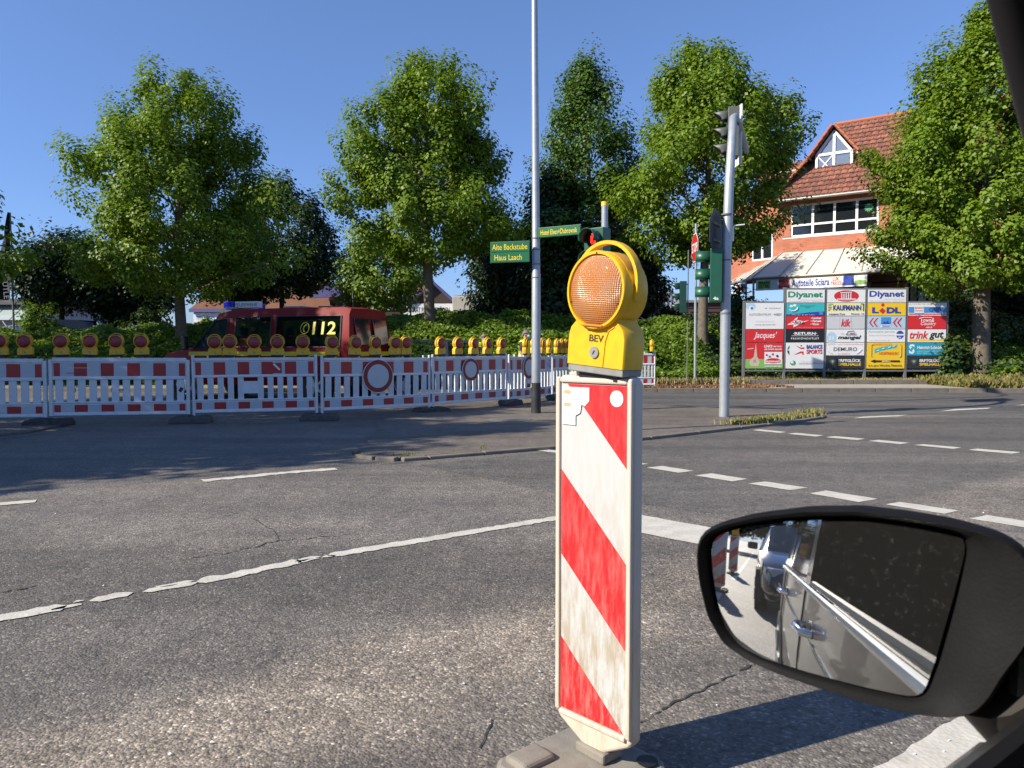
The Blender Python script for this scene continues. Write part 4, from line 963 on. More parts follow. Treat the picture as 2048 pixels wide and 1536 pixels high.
# ------------------------------------------------------------------ vehicles
def veh_rings(st):
    rings = []
    for xl, xt, hw, zs, zw, zb, zwt, zr, ht in st:
        h = [(xl, hw - .06, zs), (xl, hw, zs + .14), (xl, hw, zw), (xl, hw - .025, zb), (xt, ht, zwt), (xt, ht - .09, zr - .025), (xt, 0, zr)]
        rings.append(h + [(x, -y, z) for x, y, z in reversed(h[:-1])])
    return rings
def wheel(root, c, r, wd, side):
    X = Vector(c); s = side
    w_ = MB().lathe(X, [(r * .62, -wd / 2), (r * .9, -wd / 2), (r, -wd * .36), (r, wd * .36), (r * .9, wd / 2), (r * .62, wd / 2)], 28, 'y').build('wheel', tyre_m, root, smooth=True)
    rm = MB().lathe(X + Vector((0, s * wd * .46, 0)), [(r * .60, -.02), (r * .62, .012), (r * .56, .004), (r * .2, .012), (.03, .018)] if s > 0 else [(r * .60, .02), (r * .62, -.012), (r * .56, -.004), (r * .2, -.012), (.03, -.018)], 24, 'y')
    for k in range(5):
        a = 2 * math.pi * k / 5; rm.box(X + Vector((math.cos(a) * r * .36, s * (wd * .46 + .012), math.sin(a) * r * .36)), (r * .5, .02, .045), Matrix.Rotation(-a, 3, 'Y'))
    rm.build('rim', rim_m, w_, smooth=True)
def glass_quads(root, rings, st_i, segs_, mat, off=.0, name='window'):
    for i, ks in zip(st_i, segs_):
        for k in ks:
            n = len(rings[0]); A = [Vector(rings[i][k]), Vector(rings[i + 1][k]), Vector(rings[i + 1][(k + 1) % n]), Vector(rings[i][(k + 1) % n])]
            c = sum(A, Vector()) / 4
            MB().add([tuple(c + (p - c) * 1.0) for p in A], [(0, 1, 2, 3)]).build(name, mat, root)

def make_van():
    root = E('fire_van', 'red fire service minibus with yellow stripe and 112 on its rear side window', 'van')
    #      xl    xt    hw   zs   zw   zb    zwt  zr   ht
    st = [(0.00, .10, .90, .42, .80, 1.14, 1.80, 1.90, .78), (.06, .12, .97, .38, .80, 1.14, 1.82, 1.965, .82), (.25, .27, .985, .36, .8, 1.14, 1.80, 2.0, .835),
          (1.85, 1.85, .985, .34, .8, 1.14, 1.80, 2.0, .835), (1.95, 1.95, .985, .34, .8, 1.14, 1.80, 2.0, .835), (2.86, 2.86, .985, .34, .8, 1.14, 1.79, 1.99, .835),
          (3.08, 3.05, .985, .34, .8, 1.14, 1.77, 1.97, .83), (3.93, 3.40, .97, .34, .8, 1.10, 1.74, 1.90, .80), (4.02, 4.00, .96, .34, .8, 1.12, 1.17, 1.20, .80),
          (4.72, 4.70, .90, .32, .76, .98, 1.03, 1.06, .74), (4.92, 4.88, .84, .32, .70, .84, .87, .90, .66), (4.98, 4.96, .80, .34, .5, .6, .64, .66, .62)]
    rg = veh_rings(st); n = 13
    holes = {(2, 3), (4, 3), (6, 3), (2, 8), (4, 8), (6, 8)} | {(7, k) for k in (4, 5, 6, 7)}
    mb = MB(); mb.loft(rg, skip=holes); mb.build('body', van_red, root, smooth=True)
    glass_quads(root, rg, [2, 4, 6, 7], [(3, 8), (3, 8), (3, 8), (4, 5, 6, 7)], glass_m)
    # black window surrounds
    for i in (2, 4, 6):
        for k in (3, 8):
            A = [Vector(rg[i][k]), Vector(rg[i + 1][k]), Vector(rg[i + 1][k + 1]), Vector(rg[i][k + 1])]; m = MB()
            c = sum(A, Vector()) / 4; nrm = Vector((0, 1 if k == 3 else -1, .12)) * .006
            for q in range(4): m.tube([A[q].lerp(c, .02) + nrm, A[(q + 1) % 4].lerp(c, .02) + nrm], .016, 6)
            m.build('window_seal', black_pl, root)
    for sd in (1, -1):                                              # stripe, handle, mirror, fuel strip
        y = .990 * sd
        MB().box2((.26, y - .004, .965), (4.0, y + .003, 1.055)).build('side_stripe', van_yellow, root)
        MB().box2((.26, y - .004, .56), (3.9, y + .002, .62)).build('rub_strip', black_pl, root)
        MB().box((3.2, y, 1.08), (.16, .03, .03)).build('handle', black_pl, root, bevel=.006)
        MB().box((3.98, sd * 1.12, 1.24), (.10, .14, .30), Matrix.Rotation(.1, 3, 'Y')).build('mirror', black_pl, root, bevel=.02)
        MB().tube([(3.95, sd * .92, 1.16), (3.98, sd * 1.1, 1.2)], .02, 8).build('mirror_arm', black_pl, root)
        MB().box((4.84, sd * .62, .74), (.16, .26, .15)).build('headlight', chrome, root, bevel=.03)
        wheel(root, (.85, sd * .88, .33), .33, .2, sd); wheel(root, (4.15, sd * .88, .33), .33, .2, sd)
        MB().lathe((.85, sd * .93, .36), [(.42, -.05), (.42, .052)], 28, 'y').build('wheel_arch', black_pl, root)
        MB().lathe((4.15, sd * .91, .36), [(.42, -.05), (.42, .062)], 28, 'y').build('wheel_arch', black_pl, root)
        # door joints and rear lamps
        for x in (1.90, 3.06): MB().box2((x - .006, y - .003, .42), (x + .006, y + .0015, 1.12)).build('door_gap', black_pl, root)
        MB().box((-.01, sd * .86, 1.0), (.05, .11, .34)).build('rear_light', M('rear light red', (.35, .02, .015), .25), root, bevel=.01)
    # rear doors
    for sd in (1, -1):
        X = Matrix.Translation((.035, sd * .40, 1.47)) @ Matrix.Rotation(R(8.5), 4, 'Y')
        m = MB().box((0, 0, 0), (.02, .62, .56)); m.v = [tuple(X @ Vector(p)) for p in m.v]; m.build('rear_window', dark_glass, root, bevel=.008)
        MB().box((-.005, sd * .05, .95), (.03, .02, .1)).build('door_handle', black_pl, root)
        MB().box((-.004, sd * .74, 1.25), (.03, .03, .12)).build('hinge', van_red, root)
    MB().box((-.002, 0, 1.01), (.012, 1.5, .09)).build('rear_stripe', van_yellow, root)
    MB().box((-.03, 0, .45), (.14, 1.85, .2)).build('rear_bumper', black_pl, root, bevel=.02)
    MB().box((4.94, 0, .42), (.14, 1.7, .22)).build('front_bumper', black_pl, root, bevel=.02)
    MB().box((.35, .62, 1.93), (.14, .03, .05)).build('gutter_vent', black_pl, root)
    # interior: seats, steering wheel, dashboard, orange box
    MB().box2((.1, -.9, .40), (4.0, .9, .46)).build('cabin_floor', interior, root)
    for x in (.6, 1.35, 2.3, 3.1):
        for y in (-.55, 0, .55):
            if x > 3 and y == 0: continue
            s = MB().box((x, y, .85), (.42, .42, .12)).build('seat', interior, root, bevel=.03)
            MB().box((x - .2, y, 1.12), (.1, .42, .55)).build('backrest', interior, s, bevel=.03)
            MB().box((x - .22, y, 1.50), (.07, .22, .16)).build('headrest', interior, s, bevel=.02)
    MB().box2((3.65, -.85, .7), (4.0, .85, 1.08)).build('dashboard', interior, root, bevel=.03)
    m = MB(); m.tube([(3.5 + .05 * math.sin(a) * 2, .5 + .19 * math.cos(a), 1.18 + .17 * math.sin(a)) for a in [2 * math.pi * k / 20 for k in range(21)]], .014, 6); m.build('steering_wheel', interior, root)
    MB().box((2.68, .74, 1.24), (.28, .2, .2)).build('orange_bag', M('orange bag', (.55, .10, .02), .6), root, bevel=.02)
    MB().box((2.45, .80, 1.24), (.10, .02, .22), Matrix.Rotation(.4, 3, 'Y')).build('paper', WHT, root)
    # roof light bar
    bar = MB().box((3.15, 0, 2.0), (.3, 1.3, .05)).build('light_bar', grey_pl, root, bevel=.01)
    MB().box((3.28, .42, 2.085), (.26, .30, .15)).build('blue_lamp', M('blue lamp glass', (.01, .02, .35), .15), bar, bevel=.03, segs=3)
    MB().box((3.28, -.52, 2.085), (.26, .24, .15)).build('blue_lamp', M('blue lamp glass', (.01, .02, .35), .15), bar, bevel=.03, segs=3)
    pn = MB().box((2.80, .48, 2.075), (.60, .16, .14), Matrix.Rotation(R(0), 3, 'Z')).build('sign_box', WHT, bar, bevel=.01)
    lettering('FEUERWEHR', bar, 0, 0, .56, .075, M('sign grey print', (.10, .11, .16), .5), 0, M4=Matrix.Translation((2.80, .564, 2.075)) @ Matrix.Rotation(math.pi, 4, 'Z'), name='lettering')
    MB().box((1.8, 0, 2.015), (.5, .6, .05)).build('roof_hatch', grey_pl, root, bevel=.015)
    MB().box((.9, .2, 2.01), (.35, .5, .03)).build('roof_hatch', black_pl, root, bevel=.01)
    # yellow 112 with a receiver symbol on the left long window (the side that faces the camera)
    yb = M('yellow foil letters', (.70, .60, .05), .4)
    X = Matrix.Translation((.62, .915, 1.53)) @ Matrix.Rotation(math.pi, 4, 'Z') @ Matrix.Rotation(R(-13), 4, 'X')
    lettering('112', root, 0, 0, .54, .27, yb, -.05, bold=.02, M4=X)
    m = MB(); n = 28; X = Matrix.Translation((1.08, .915, 1.53)) @ Matrix.Rotation(math.pi, 4, 'Z') @ Matrix.Rotation(R(-13), 4, 'X')
    m.tube([(.10 * math.cos(2 * math.pi * k / n), -.05, .12 * math.sin(2 * math.pi * k / n)) for k in range(n + 1)], .007, 6)
    m.tube([(.035, -.05, .07), (-.02, -.05, .04), (-.03, -.05, -.03), (.0, -.05, -.08)], [.02, .010, .010, .02], 6)
    m.v = [tuple(X @ Vector(p)) for p in m.v]; m.build('phone_symbol', yb, root)
    return root
van = make_van(); van.scale = (1.07, 1.04, 1.07); van.location = (-3.165, 17.19, 0); van.rotation_euler.z = math.pi - R(18)



def make_car(name, label, cat, paint_, loc, rz, L_=4.2, hw=.86, roof=1.44, hatch=True, group=None, glass=None):
    root = E(name, label, cat, loc, rz, group); g_ = glass or glass_m; k = L_ / 4.2
    zb = .93; rt = .45 if hatch else .95
    st = [(0.0, .03, hw - .12, .36, .55, .80, .84, .87, hw - .2), (.06 * k, (.16 if hatch else .3) * k, hw - .04, .30, .6, zb, .96, 1.0, hw - .14), (.14 * k, rt * k, hw - .01, .26, .6, zb + .02, roof - .12, roof - .03, hw - .24),
          (.80 * k, 1.0 * k, hw, .22, .6, zb + .01, roof - .06, roof, hw - .22), (1.75 * k, 1.75 * k, hw, .22, .6, zb, roof - .05, roof + .01, hw - .21), (1.83 * k, 1.83 * k, hw, .22, .6, zb, roof - .05, roof + .01, hw - .21),
          (2.95 * k, 2.35 * k, hw, .22, .6, zb - .02, roof - .08, roof - .02, hw - .22), (3.10 * k, 3.08 * k, hw - .01, .22, .6, zb - .03, zb, zb + .03, hw - .16), (3.85 * k, 3.82 * k, hw - .08, .24, .55, .76, .79, .82, hw - .24),
          (4.12 * k, 4.10 * k, hw - .18, .24, .48, .62, .65, .68, hw - .34), (4.2 * k, 4.18 * k, hw - .26, .26, .4, .50, .53, .55, hw - .4)]
    rg = veh_rings(st)
    wins = [(2, (3, 8)), (3, (3, 8)), (5, (3, 8)), (6, (4, 5, 6, 7)), (1, (4, 5, 6, 7))]
    holes = {(i, q) for i, ks in wins for q in ks}
    mb = MB(); mb.loft(rg, skip=holes); mb.build('body', paint_, root, smooth=True)
    for i, ks in wins: glass_quads(root, rg, [i], [ks], g_)
    MB().box2((.3 * k, -hw + .1, .25), (3.2 * k, hw - .1, .5)).build('cabin_floor', interior, root)
    for x in (1.0, 2.1):
        for y in (-.38, .38):
            s = MB().box((x * k, y, .62), (.45, .45, .15)).build('seat', interior, root, bevel=.03); MB().box((x * k - .22, y, .9), (.12, .42, .5)).build('backrest', interior, s, bevel=.03)
            MB().box((x * k - .24, y, 1.2), (.08, .22, .14)).build('headrest', interior, s, bevel=.02)
    MB().box2((2.75 * k, -hw + .12, .6), (3.1 * k, hw - .12, .9)).build('dashboard', interior, root, bevel=.03)
    for sd in (1, -1):
        wheel(root, (.78 * k, sd * (hw - .1), .31), .31, .2, sd); wheel(root, (3.35 * k, sd * (hw - .1), .31), .31, .2, sd)
        for x in (.78, 3.35): MB().lathe((x * k, sd * (hw - .09), .32), [(.37, -.06), (.37, .092)], 26, 'y').build('wheel_arch', black_pl, root)
        MB().box((2.72 * k, sd * (hw + .09), .98), (.10, .18, .13)).build('mirror', black_pl, root, bevel=.03, segs=3)
        MB().box((3.98 * k, sd * (hw - .30), .64), (.26, .26, .14), Matrix.Rotation(sd * -.45, 3, 'Z')).build('headlight', M('headlight glass', (.35, .36, .38), .1, spec=.8), root, bevel=.03, segs=3)
        MB().box((.05, sd * (hw - .16), .80), (.10, .20, .16)).build('rear_light', M('rear light red', (.35, .02, .015), .25), root, bevel=.02)
    MB().box((4.17 * k, 0, .52), (.08, .8, .10)).build('grille', black_pl, root, bevel=.01); MB().box((4.18 * k, 0, .36), (.06, 1.0, .10)).build('lower_grille', black_pl, root, bevel=.01)
    MB().box((4.205 * k, 0, .42), (.01, .5, .10)).build('number_plate', WHT, root)
    return root
car_black = M('black car paint', (.010, .011, .014), .12, dirt=.1, coat=1.0)
car_dark = M('dark blue grey paint', (.02, .03, .045), .15, dirt=.1, coat=1.0)
car_white = M('white car paint', (.7, .7, .7), .25, dirt=.1, coat=.6)
car_silver = M('silver car paint', (.36, .38, .42), .25, .4, dirt=.1, coat=.6)
make_car('parked_car', 'dark car standing directly behind the fire van, its sloping window showing', 'car', car_dark, (-3.45, 18.6, 0), R(4), 4.3, roof=1.42)
gr = 'cars parked above the bank'
def lot(px, Y, label, mat, rz, name='parked_car', **k): make_car(name, label, 'car', mat, ((px - 1024) / F * Y, Y, plat((px - 1024) / F * Y)), rz, group=gr, glass=dark_glass, **k)
lot(90, 36, 'pale silver car parked at the far left above the bank', car_silver, R(150)); lot(215, 33.5, 'blue grey car parked under the dark spreading maple', car_dark, R(200), roof=1.5); lot(20, 39, 'white car parked beside the glass roofed building', car_white, R(170))
lot(800, 41, 'small white car parked in front of the carpet shop', car_white, R(170)); lot(880, 43, 'dark car parked below the laminate shop sign', car_dark, R(175)); lot(1325, 38, 'silver car under the autoteile street sign', car_silver, R(195), roof=1.55)
bt = E('box_truck', 'white box truck parked behind the bank right of the lamp post', 'truck', ((1112 - 1024) / F * 40, 40, plat(2.3)), R(25))
MB().box2((-2.2, -1.1, .7), (2.2, 1.1, 2.75)).build('cargo_box', car_white, bt, bevel=.03); MB().box2((2.25, -1.0, .5), (3.9, 1.0, 1.9)).build('cab', car_white, bt, bevel=.15); MB().box2((3.0, -1.02, 1.25), (3.7, 1.02, 1.75)).build('window', dark_glass, bt)
for x in (-1.3, 3.0):
    for sd in (1, -1): wheel(bt, (x, sd * .9, .4), .4, .25, sd)

# ------------------------------------------------------------------ advertising boards
BX0, BZ0, BY = at(1488, 740, 25.0).x, .52, 24.6
bb = E('advertising_board', 'large grey steel frame carrying five columns of coloured advertising panels', 'advertising board', ((at(1487, 740, BY)).x, BY, .12), R(-1.0))
PW = (at(1888, 700, BY).x - at(1487, 700, BY).x) / 5.0; RH = .430; B0 = .42
for k in range(6):
    h = (.42 + 5 * RH if k in (0,) else .42 + 6 * RH if k < 5 else .42 + 5 * RH) + .07
    MB().box2((k * PW - .038, -.01, -.15), (k * PW + .038, .07, h)).build('post', galv_dark, bb)
for z, x0, x1 in ((.355, 0, 5), (.42 + 5 * RH + .02, 0, 1), (.42 + 6 * RH + .02, 1, 4), (.42 + 5 * RH + .02, 4, 5)):
    for k in range(x0, x1): MB().box2((k * PW + .04, -.008, z - .025), (k * PW + PW - .04, .05, z + .028)).build('rail', galv_dark, bb)
for k in range(1, 5): MB().box2((k * PW - .006 + .04, .02, .42), (k * PW + .006 + .04, .05, .42 + 5 * RH)).build('bracket', galv_dark, bb)
def panel(col, row, rows, bgm, items, label):
    """row counted from the bottom; item coordinates 0..1, origin bottom left"""
    x0 = col * PW + .052; wdt = PW - .104 + .012; z0 = B0 + row * RH + .008; h = rows * RH - .016
    o = MB().box2((x0, -.028, z0), (x0 + wdt, -.012, z0 + h)).build('sign_panel', bgm, bb); o['label'] = label
    for k, it in enumerate(items):
        y = -.0295 - .0012 * k
        if it[0] == 't':
            _, s, cx, cz, ww, hh, m = it[:7]; kw = it[7] if len(it) > 7 else {}
            lettering(s, o, x0 + cx * wdt, z0 + cz * h, ww * wdt, hh * h, m, y, **kw)
        elif it[0] == 'r':
            _, a, b, c, d_, m = it; MB().box2((x0 + a * wdt, y, z0 + b * h), (x0 + c * wdt, y + .001, z0 + d_ * h)).build('printed_area', m, o)
        elif it[0] == 'p':
            MB().prism([(x0 + a * wdt, z0 + b * h) for a, b in it[1]], y, y + .001).build('emblem', it[2], o)
        elif it[0] == 'c':
            _, a, b, ra, rb, m = it; MB().prism([(x0 + a * wdt + ra * wdt * math.cos(q), z0 + b * h + rb * h * math.sin(q)) for q in [2 * math.pi * j / 28 for j in range(28)]], y, y + .001).build('emblem', m, o)
        elif it[0] == 'l':
            _, pts, rr, m = it; q = MB(); q.tube([(x0 + a * wdt, y, z0 + b * h) for a, b in pts], rr, 5); q.build('emblem', m, o)
B_ = {'bold': .035}; Bi = {'bold': .03, 'shear': .25}; Th = {'bold': .0}
panel(0, 3, 2, WHT, [('c', .12, .88, .13, .13, LBL), ('c', .14, .80, .07, .10, WHT), ('c', .15, .80, .04, .06, SKYB), ('t', 'H', .52, .80, .06, .05, GRY, Bi), ('t', 'HYUNDAI', .76, .80, .30, .05, GRY), ('t', 'AUTOZENTRUM', .36, .56, .58, .085, GRY), ('t', 'WEST', .83, .56, .22, .085, GRY, B_),
                  ('t', 'Am Hammerwerk 11', .50, .30, .50, .045, LGR), ('t', 'www.az-west.de', .50, .18, .54, .06, GRY)], 'white double height panel with grey words Autozentrum West')
panel(0, 2, 1, REDP, [('t', "Jacques'", .52, .5, .62, .62, WHT, {'bold': .01, 'shear': .3})], 'red panel with white script')
panel(0, 0, 2, REDP, [('r', 0, 0, 1, .36, LIM), ('p', [(.14, .10), (.34, .08), (.38, .26), (.32, .44), (.24, .46), (.14, .36), (.10, .22)], SKIN), ('p', [(.22, .44), (.27, .98), (.31, .46)], SKIN), ('p', [(.04, .76), (.20, .80), (.21, .76), (.05, .73)], SKIN), ('p', [(.20, .30), (.26, .38), (.28, .26), (.22, .22)], GRY),
                  ('t', 'LINKS', .60, .86, .22, .10, WHT, B_), ('t', 'UND DANN', .84, .85, .22, .06, WHT, B_), ('t', 'DIE ZWEITE RECHTS', .73, .74, .46, .06, WHT, B_), ('r', .50, .16, .97, .64, WHT), ('c', .735, .30, .20, .10, REDP), ('r', .53, .22, .93, .32, REDP), ('t', 'FRESSNAPF', .73, .27, .38, .07, WHT, B_),
                  ('c', .56, .52, .03, .04, REDP), ('c', .64, .46, .03, .04, GRN), ('c', .72, .55, .03, .04, REDP), ('c', .84, .48, .03, .05, BLK), ('t', 'ALLES FÜR MEIN TIER', .73, .09, .46, .06, WHT, B_)], 'red and green panel with a beige animal picture')
panel(1, 5, 1, WHT, [('t', 'Diyanet', .49, .56, .92, .62, GRN, B_), ('t', 'Türkisch-Islamische Gemeinde Grevenbroich', .68, .20, .62, .06, PNK), ('t', 'VON GOLDAMMER STRASSE 1 · GREVENBROICH', .5, .08, .92, .05, GRY)], 'white panel with green word Diyanet')
panel(1, 4, 1, TEAL, [('p', [(0, 0), (1, 0), (1, .34), (.6, .26), (.3, .16), (0, .12)], BLU), ('c', .12, .76, .045, .10, WHT), ('c', .21, .82, .045, .10, WHT), ('l', [(.08, .48), (.13, .36), (.22, .38), (.28, .52), (.29, .68)], .018, WHT), ('t', 'Zahnmedizinische\nPraxis', .55, .72, .40, .22, GRN), ('r', .86, .08, .96, .30, SKYB), ('t', '•  Mo-Sa 8-20 Uhr', .40, .07, .7, .07, WHT)], 'turquoise panel with a white smile')
panel(1, 3, 1, REDP, [('p', [(.02, .32), (.30, .96), (.27, .70), (.46, .60), (.60, .70), (.40, .45), (.18, .12), (.20, .36)], WHT), ('t', 'ZICK', .18, .58, .22, .28, REDP, Bi), ('t', 'ZACK.de', .34, .48, .28, .24, BLK, Bi), ('t', '• Laminat', .78, .86, .28, .17, WHT, B_), ('t', '• Parkett', .78, .62, .28, .17, WHT, B_), ('t', '• Türen', .75, .38, .22, .17, WHT, B_), ('t', 'www.zickzack-laminat.de', .62, .12, .70, .12, PNK)], 'red panel with white zigzag lettering')
panel(1, 2, 1, BLK, [('t', '·RETURN·', .5, .68, .64, .22, WHT, B_), ('r', .14, .49, .86, .515, WHT), ('t', 'FASHIONOUTLET', .5, .29, .74, .15, WHT, {'bold': .02, 'space': 1.3})], 'black panel with white word Return')
panel(1, 0, 2, WHT, [('p', [(.02, .72), (.09, .90), (.09, .78)], BLK), ('p', [(.02, .68), (.09, .66), (.09, .50)], BLK), ('t', '400', .055, .70, .05, .05, BLK), ('c', .40, .88, .02, .03, REDP), ('p', [(.24, .90), (.40, .80), (.48, .82), (.48, .76), (.38, .76)], REDP), ('p', [(.20, .52), (.38, .66), (.46, .66), (.46, .54), (.43, .54), (.42, .62)], REDP),
                  ('t', 'BALANCE', .75, .84, .42, .16, BLU, B_), ('t', 'SPORTS', .75, .65, .42, .16, REDP, B_), ('c', .18, .22, .07, .09, GRN), ('c', .16, .25, .04, .06, WHT), ('c', .20, .18, .03, .04, LIM), ('t', 'NATURHEILPRAXIS', .66, .20, .64, .07, GRY), ('t', 'Praxis für Osteopathie', .66, .29, .5, .03, LGR)], 'white double height panel for Balance Sports')
panel(2, 5, 1, WHT, [('c', .5, .5, .33, .45, REDP), ('l', [(.34, .75), (.64, .80)], .016, WHT)] + [('r', .36 + .06 * k, .26, .385 + .06 * k, .78, WHT) for k in range(5)] + [('r', .25, .22, .75, .30, WHT), ('t', 'GREVENBROICH', .5, .13, .34, .06, WHT)], 'white panel with a red oval emblem')
panel(2, 4, 1, PYE, [('r', 0, .0, 1, .26, WHT)] + [('r', .02, .88 - .125 * k, .13 - .022 * (abs(k - 2)) if k % 2 else .15 - .02 * k, .93 - .125 * k, BLU) for k in range(5)] + [('t', 'KAUFMANN', .52, .62, .74, .42, BLU, B_), ('r', .94, .36, .965, .95, BLU), ('r', .88, .90, .95, .95, BLU), ('t', 'Industrie-Torn', .25, .13, .42, .15, BLK, {'bold': .02}), ('t', 'Ringstr. 10', .80, .13, .34, .15, BLK, {'bold': .02})], 'yellow and white panel with blue word Kaufmann')
panel(2, 3, 1, LGR, [('r', .335, .03, .34, .97, GRY), ('r', .64, .03, .645, .97, GRY), ('t', 'kik', .5, .48, .26, .60, REDP, Bi)], 'grey panel with red word kik')
panel(2, 2, 1, WHT, [('c', .13, .35, .13, .46, LBL), ('t', '21', .11, .32, .14, .28, WHT, B_), ('t', 'de', .42, .66, .10, .20, LGR), ('l', [(.50, .60), (.55, .85), (.70, .90), (.78, .60), (.50, .60)], .014, GRY), ('l', [(.60, .70), (.72, .70)], .014, REDP), ('t', 'mangel', .60, .34, .62, .38, ANT, Bi)], 'white panel with dark word mangel and an iron')
panel(2, 1, 1, WHT, [('t', 'Schuh- und Schlüsseldienst', .5, .87, .94, .14, PNK, {'bold': .01}), ('t', 'DEMURO', .5, .48, .62, .30, ANT, {'bold': .015}), ('t', 'im EDEKA', .47, .12, .32, .12, PNK), ('l', [(.04, .35), (.10, .18), (.16, .12)], .010, LGR), ('l', [(.94, .48), (.86, .24), (.80, .12)], .010, LGR)], 'white panel with black word Demuro')
ERF = [('p', [(.08, .60), (.12, .72), (.22, .72), (.26, .60), (.17, .28)], DGR), ('p', [(.13, .60), (.17, .66), (.21, .60), (.17, .42)], GRY), ('t', 'ERFTGLÜCK', .62, .64, .60, .28, WHT, B_), ('t', 'SPIELHALLE', .62, .33, .60, .22, YEL, B_)]
panel(2, 0, 1, ANT, ERF, 'dark panel with Erftglück Spielhalle, third column')
panel(3, 5, 1, WHT, [('t', 'Diyanet', .49, .60, .92, .62, BLU, B_), ('t', 'Türkisch-Islamische Gemeinde', .68, .26, .56, .06, PNK), ('t', 'VON GOLDAMMER STRASSE 1 · GREVENBROICH', .5, .10, .92, .05, GRY)], 'white panel with blue word Diyanet')
panel(3, 4, 1, YEL, [('t', 'L', .20, .42, .18, .48, BLU, {'bold': .06}), ('c', .39, .84, .045, .13, REDP), ('p', [(.29, .38), (.38, .62), (.47, .38), (.40, .12), (.36, .22)], REDP), ('t', 'DL', .68, .42, .38, .48, BLU, {'bold': .06})], 'yellow panel with blue and red supermarket name')
def chev(x): return [('p', [(x + .10, .86), (x, .50), (x + .10, .14), (x + .14, .14), (x + .05, .50), (x + .14, .86)], REDP)]
panel(3, 3, 1, LBL, chev(.03) + chev(.14) + chev(.66) + chev(.77) + [('r', .35, .12, .61, .92, SKYB), ('r', .35, .12, .61, .34, WHT), ('p', [(.38, .40), (.43, .60), (.48, .50), (.52, .66), (.58, .40)], BLU), ('t', 'TENHOFF', .48, .22, .22, .12, BLU, B_)], 'pale blue panel with red double chevrons')
panel(3, 2, 1, WHT, [('t', 'Autoteile Jansen', .37, .80, .70, .20, GRY, {'bold': .01}), ('t', 'Autos und Motorradteile', .37, .54, .68, .14, LGR), ('t', 'Am Hammerwerk 18', .33, .14, .5, .10, LGR), ('c', .86, .58, .10, .32, BLU), ('r', .74, .52, .98, .64, WHT), ('t', 'PV', .86, .36, .08, .12, WHT, B_)], 'white panel with grey words Autoteile Jansen')
panel(3, 0, 2, YEL, [('t', 'FAHRSCHULE', .42, .92, .48, .09, ORA, B_), ('p', [(.20, .58), (.32, .66), (.52, .72), (.78, .80), (.80, .93), (.60, .88), (.40, .84), (.20, .76)], TEAL), ('l', [(.26, .68), (.32, .71)], .012, WHT), ('l', [(.40, .76), (.46, .78)], .012, WHT), ('l', [(.56, .81), (.62, .83)], .012, WHT), ('l', [(.68, .85), (.74, .87)], .012, WHT), ('t', 'HOFFMANN', .57, .59, .50, .12, ORA, B_),
                  ('l', [(.15, .94), (.11, .90), (.11, .48), (.15, .44)], .008, GRY), ('l', [(.87, .94), (.90, .90), (.90, .48), (.86, .44)], .008, GRY), ('p', [(.09, .285), (.22, .35), (.22, .315), (.87, .315), (.87, .255), (.22, .255), (.22, .22)], BLK), ('t', '400m', .50, .285, .24, .05, WHT, B_), ('t', '6 x pro Woche Theorie', .48, .11, .88, .10, ANT, {'bold': .02})], 'yellow double height driving school panel with black arrow')
panel(4, 4, 1, WHT, [('t', 'AUTOCENTER GREVENBROICH', .48, .90, .96, .12, GRY), ('r', 0, .22, 1, .68, SKYB), ('r', 0, .08, 1, .16, REDP), ('p', [(.15, .76), (.40, .76), (.40, .20), (.275, .02), (.15, .20)], WHT), ('p', [(.15, .20), (.40, .20), (.275, .02)], SKYB), ('t', 'BOSCH', .275, .60, .22, .13, REDP, B_), ('t', 'Service', .275, .40, .20, .13, REDP), ('t', 'QUIX', .72, .45, .38, .32, BLU, {'bold': .015})], 'white and blue panel with word Quix')
panel(4, 3, 1, REDP, [('t', 'Town&', .50, .70, .36, .34, WHT, {'shear': .2, 'bold': .01}), ('t', 'Country', .53, .38, .40, .34, WHT, {'shear': .2, 'bold': .01}), ('t', 'HAUS', .55, .12, .16, .12, WHT, B_), ('l', [(.28, .80), (.40, .90), (.62, .88)], .012, WHT)], 'bright red panel with white words Town and Country')
panel(4, 2, 1, WHT, [('r', .04, .08, .98, .22, YEL), ('t', 'trink', .29, .56, .50, .62, REDP, Bi), ('t', 'gut', .75, .50, .38, .66, BLK, Bi)], 'white panel with red and black word trinkgut')
panel(4, 1, 1, CYA, [('t', 'S', .11, .50, .15, .76, WHT, B_), ('c', .11, .50, .03, .10, CYA), ('t', 'Heinrich Schmidt', .58, .62, .66, .26, WHT, B_), ('t', 'SANITÄR · HEIZUNG · FLIESEN · KÜCHEN', .58, .33, .66, .08, WHT), ('t', 'Bäder · Elektro · Hammerwerk 2', .58, .18, .66, .08, WHT)], 'cyan panel with white words Heinrich Schmidt')
panel(4, 0, 1, ANT, ERF, 'dark panel with Erftglück Spielhalle, last column')

# ------------------------------------------------------------------ brick house at the right
def brick_mat():
    m, n, p, o = nodes('orange red brickwork'); co = n.nodes.new('ShaderNodeTexCoord').outputs['UV']
    b = n.nodes.new('ShaderNodeTexBrick'); n.links.new(co, b.inputs['Vector']); b.inputs['Scale'].default_value = 1
    b.inputs['Brick Width'].default_value = .25; b.inputs['Row Height'].default_value = .083; b.inputs['Mortar Size'].default_value = .008
    b.inputs['Color1'].default_value = (.50, .16, .085, 1); b.inputs['Color2'].default_value = (.42, .125, .065, 1); b.inputs['Mortar'].default_value = (.36, .20, .14, 1)
    t = tex(n, co, 1.3, 5); n.links.new(mixc(n, .35, b.outputs[0], ramp(n, t.outputs[0], [(.3, .55), (.7, 1.35)]), 'MULTIPLY'), p.inputs['Base Color'])
    p.inputs['Roughness'].default_value = .85; bump(n, p, b.outputs['Fac'], -.3, .006); return m
brick = brick_mat()
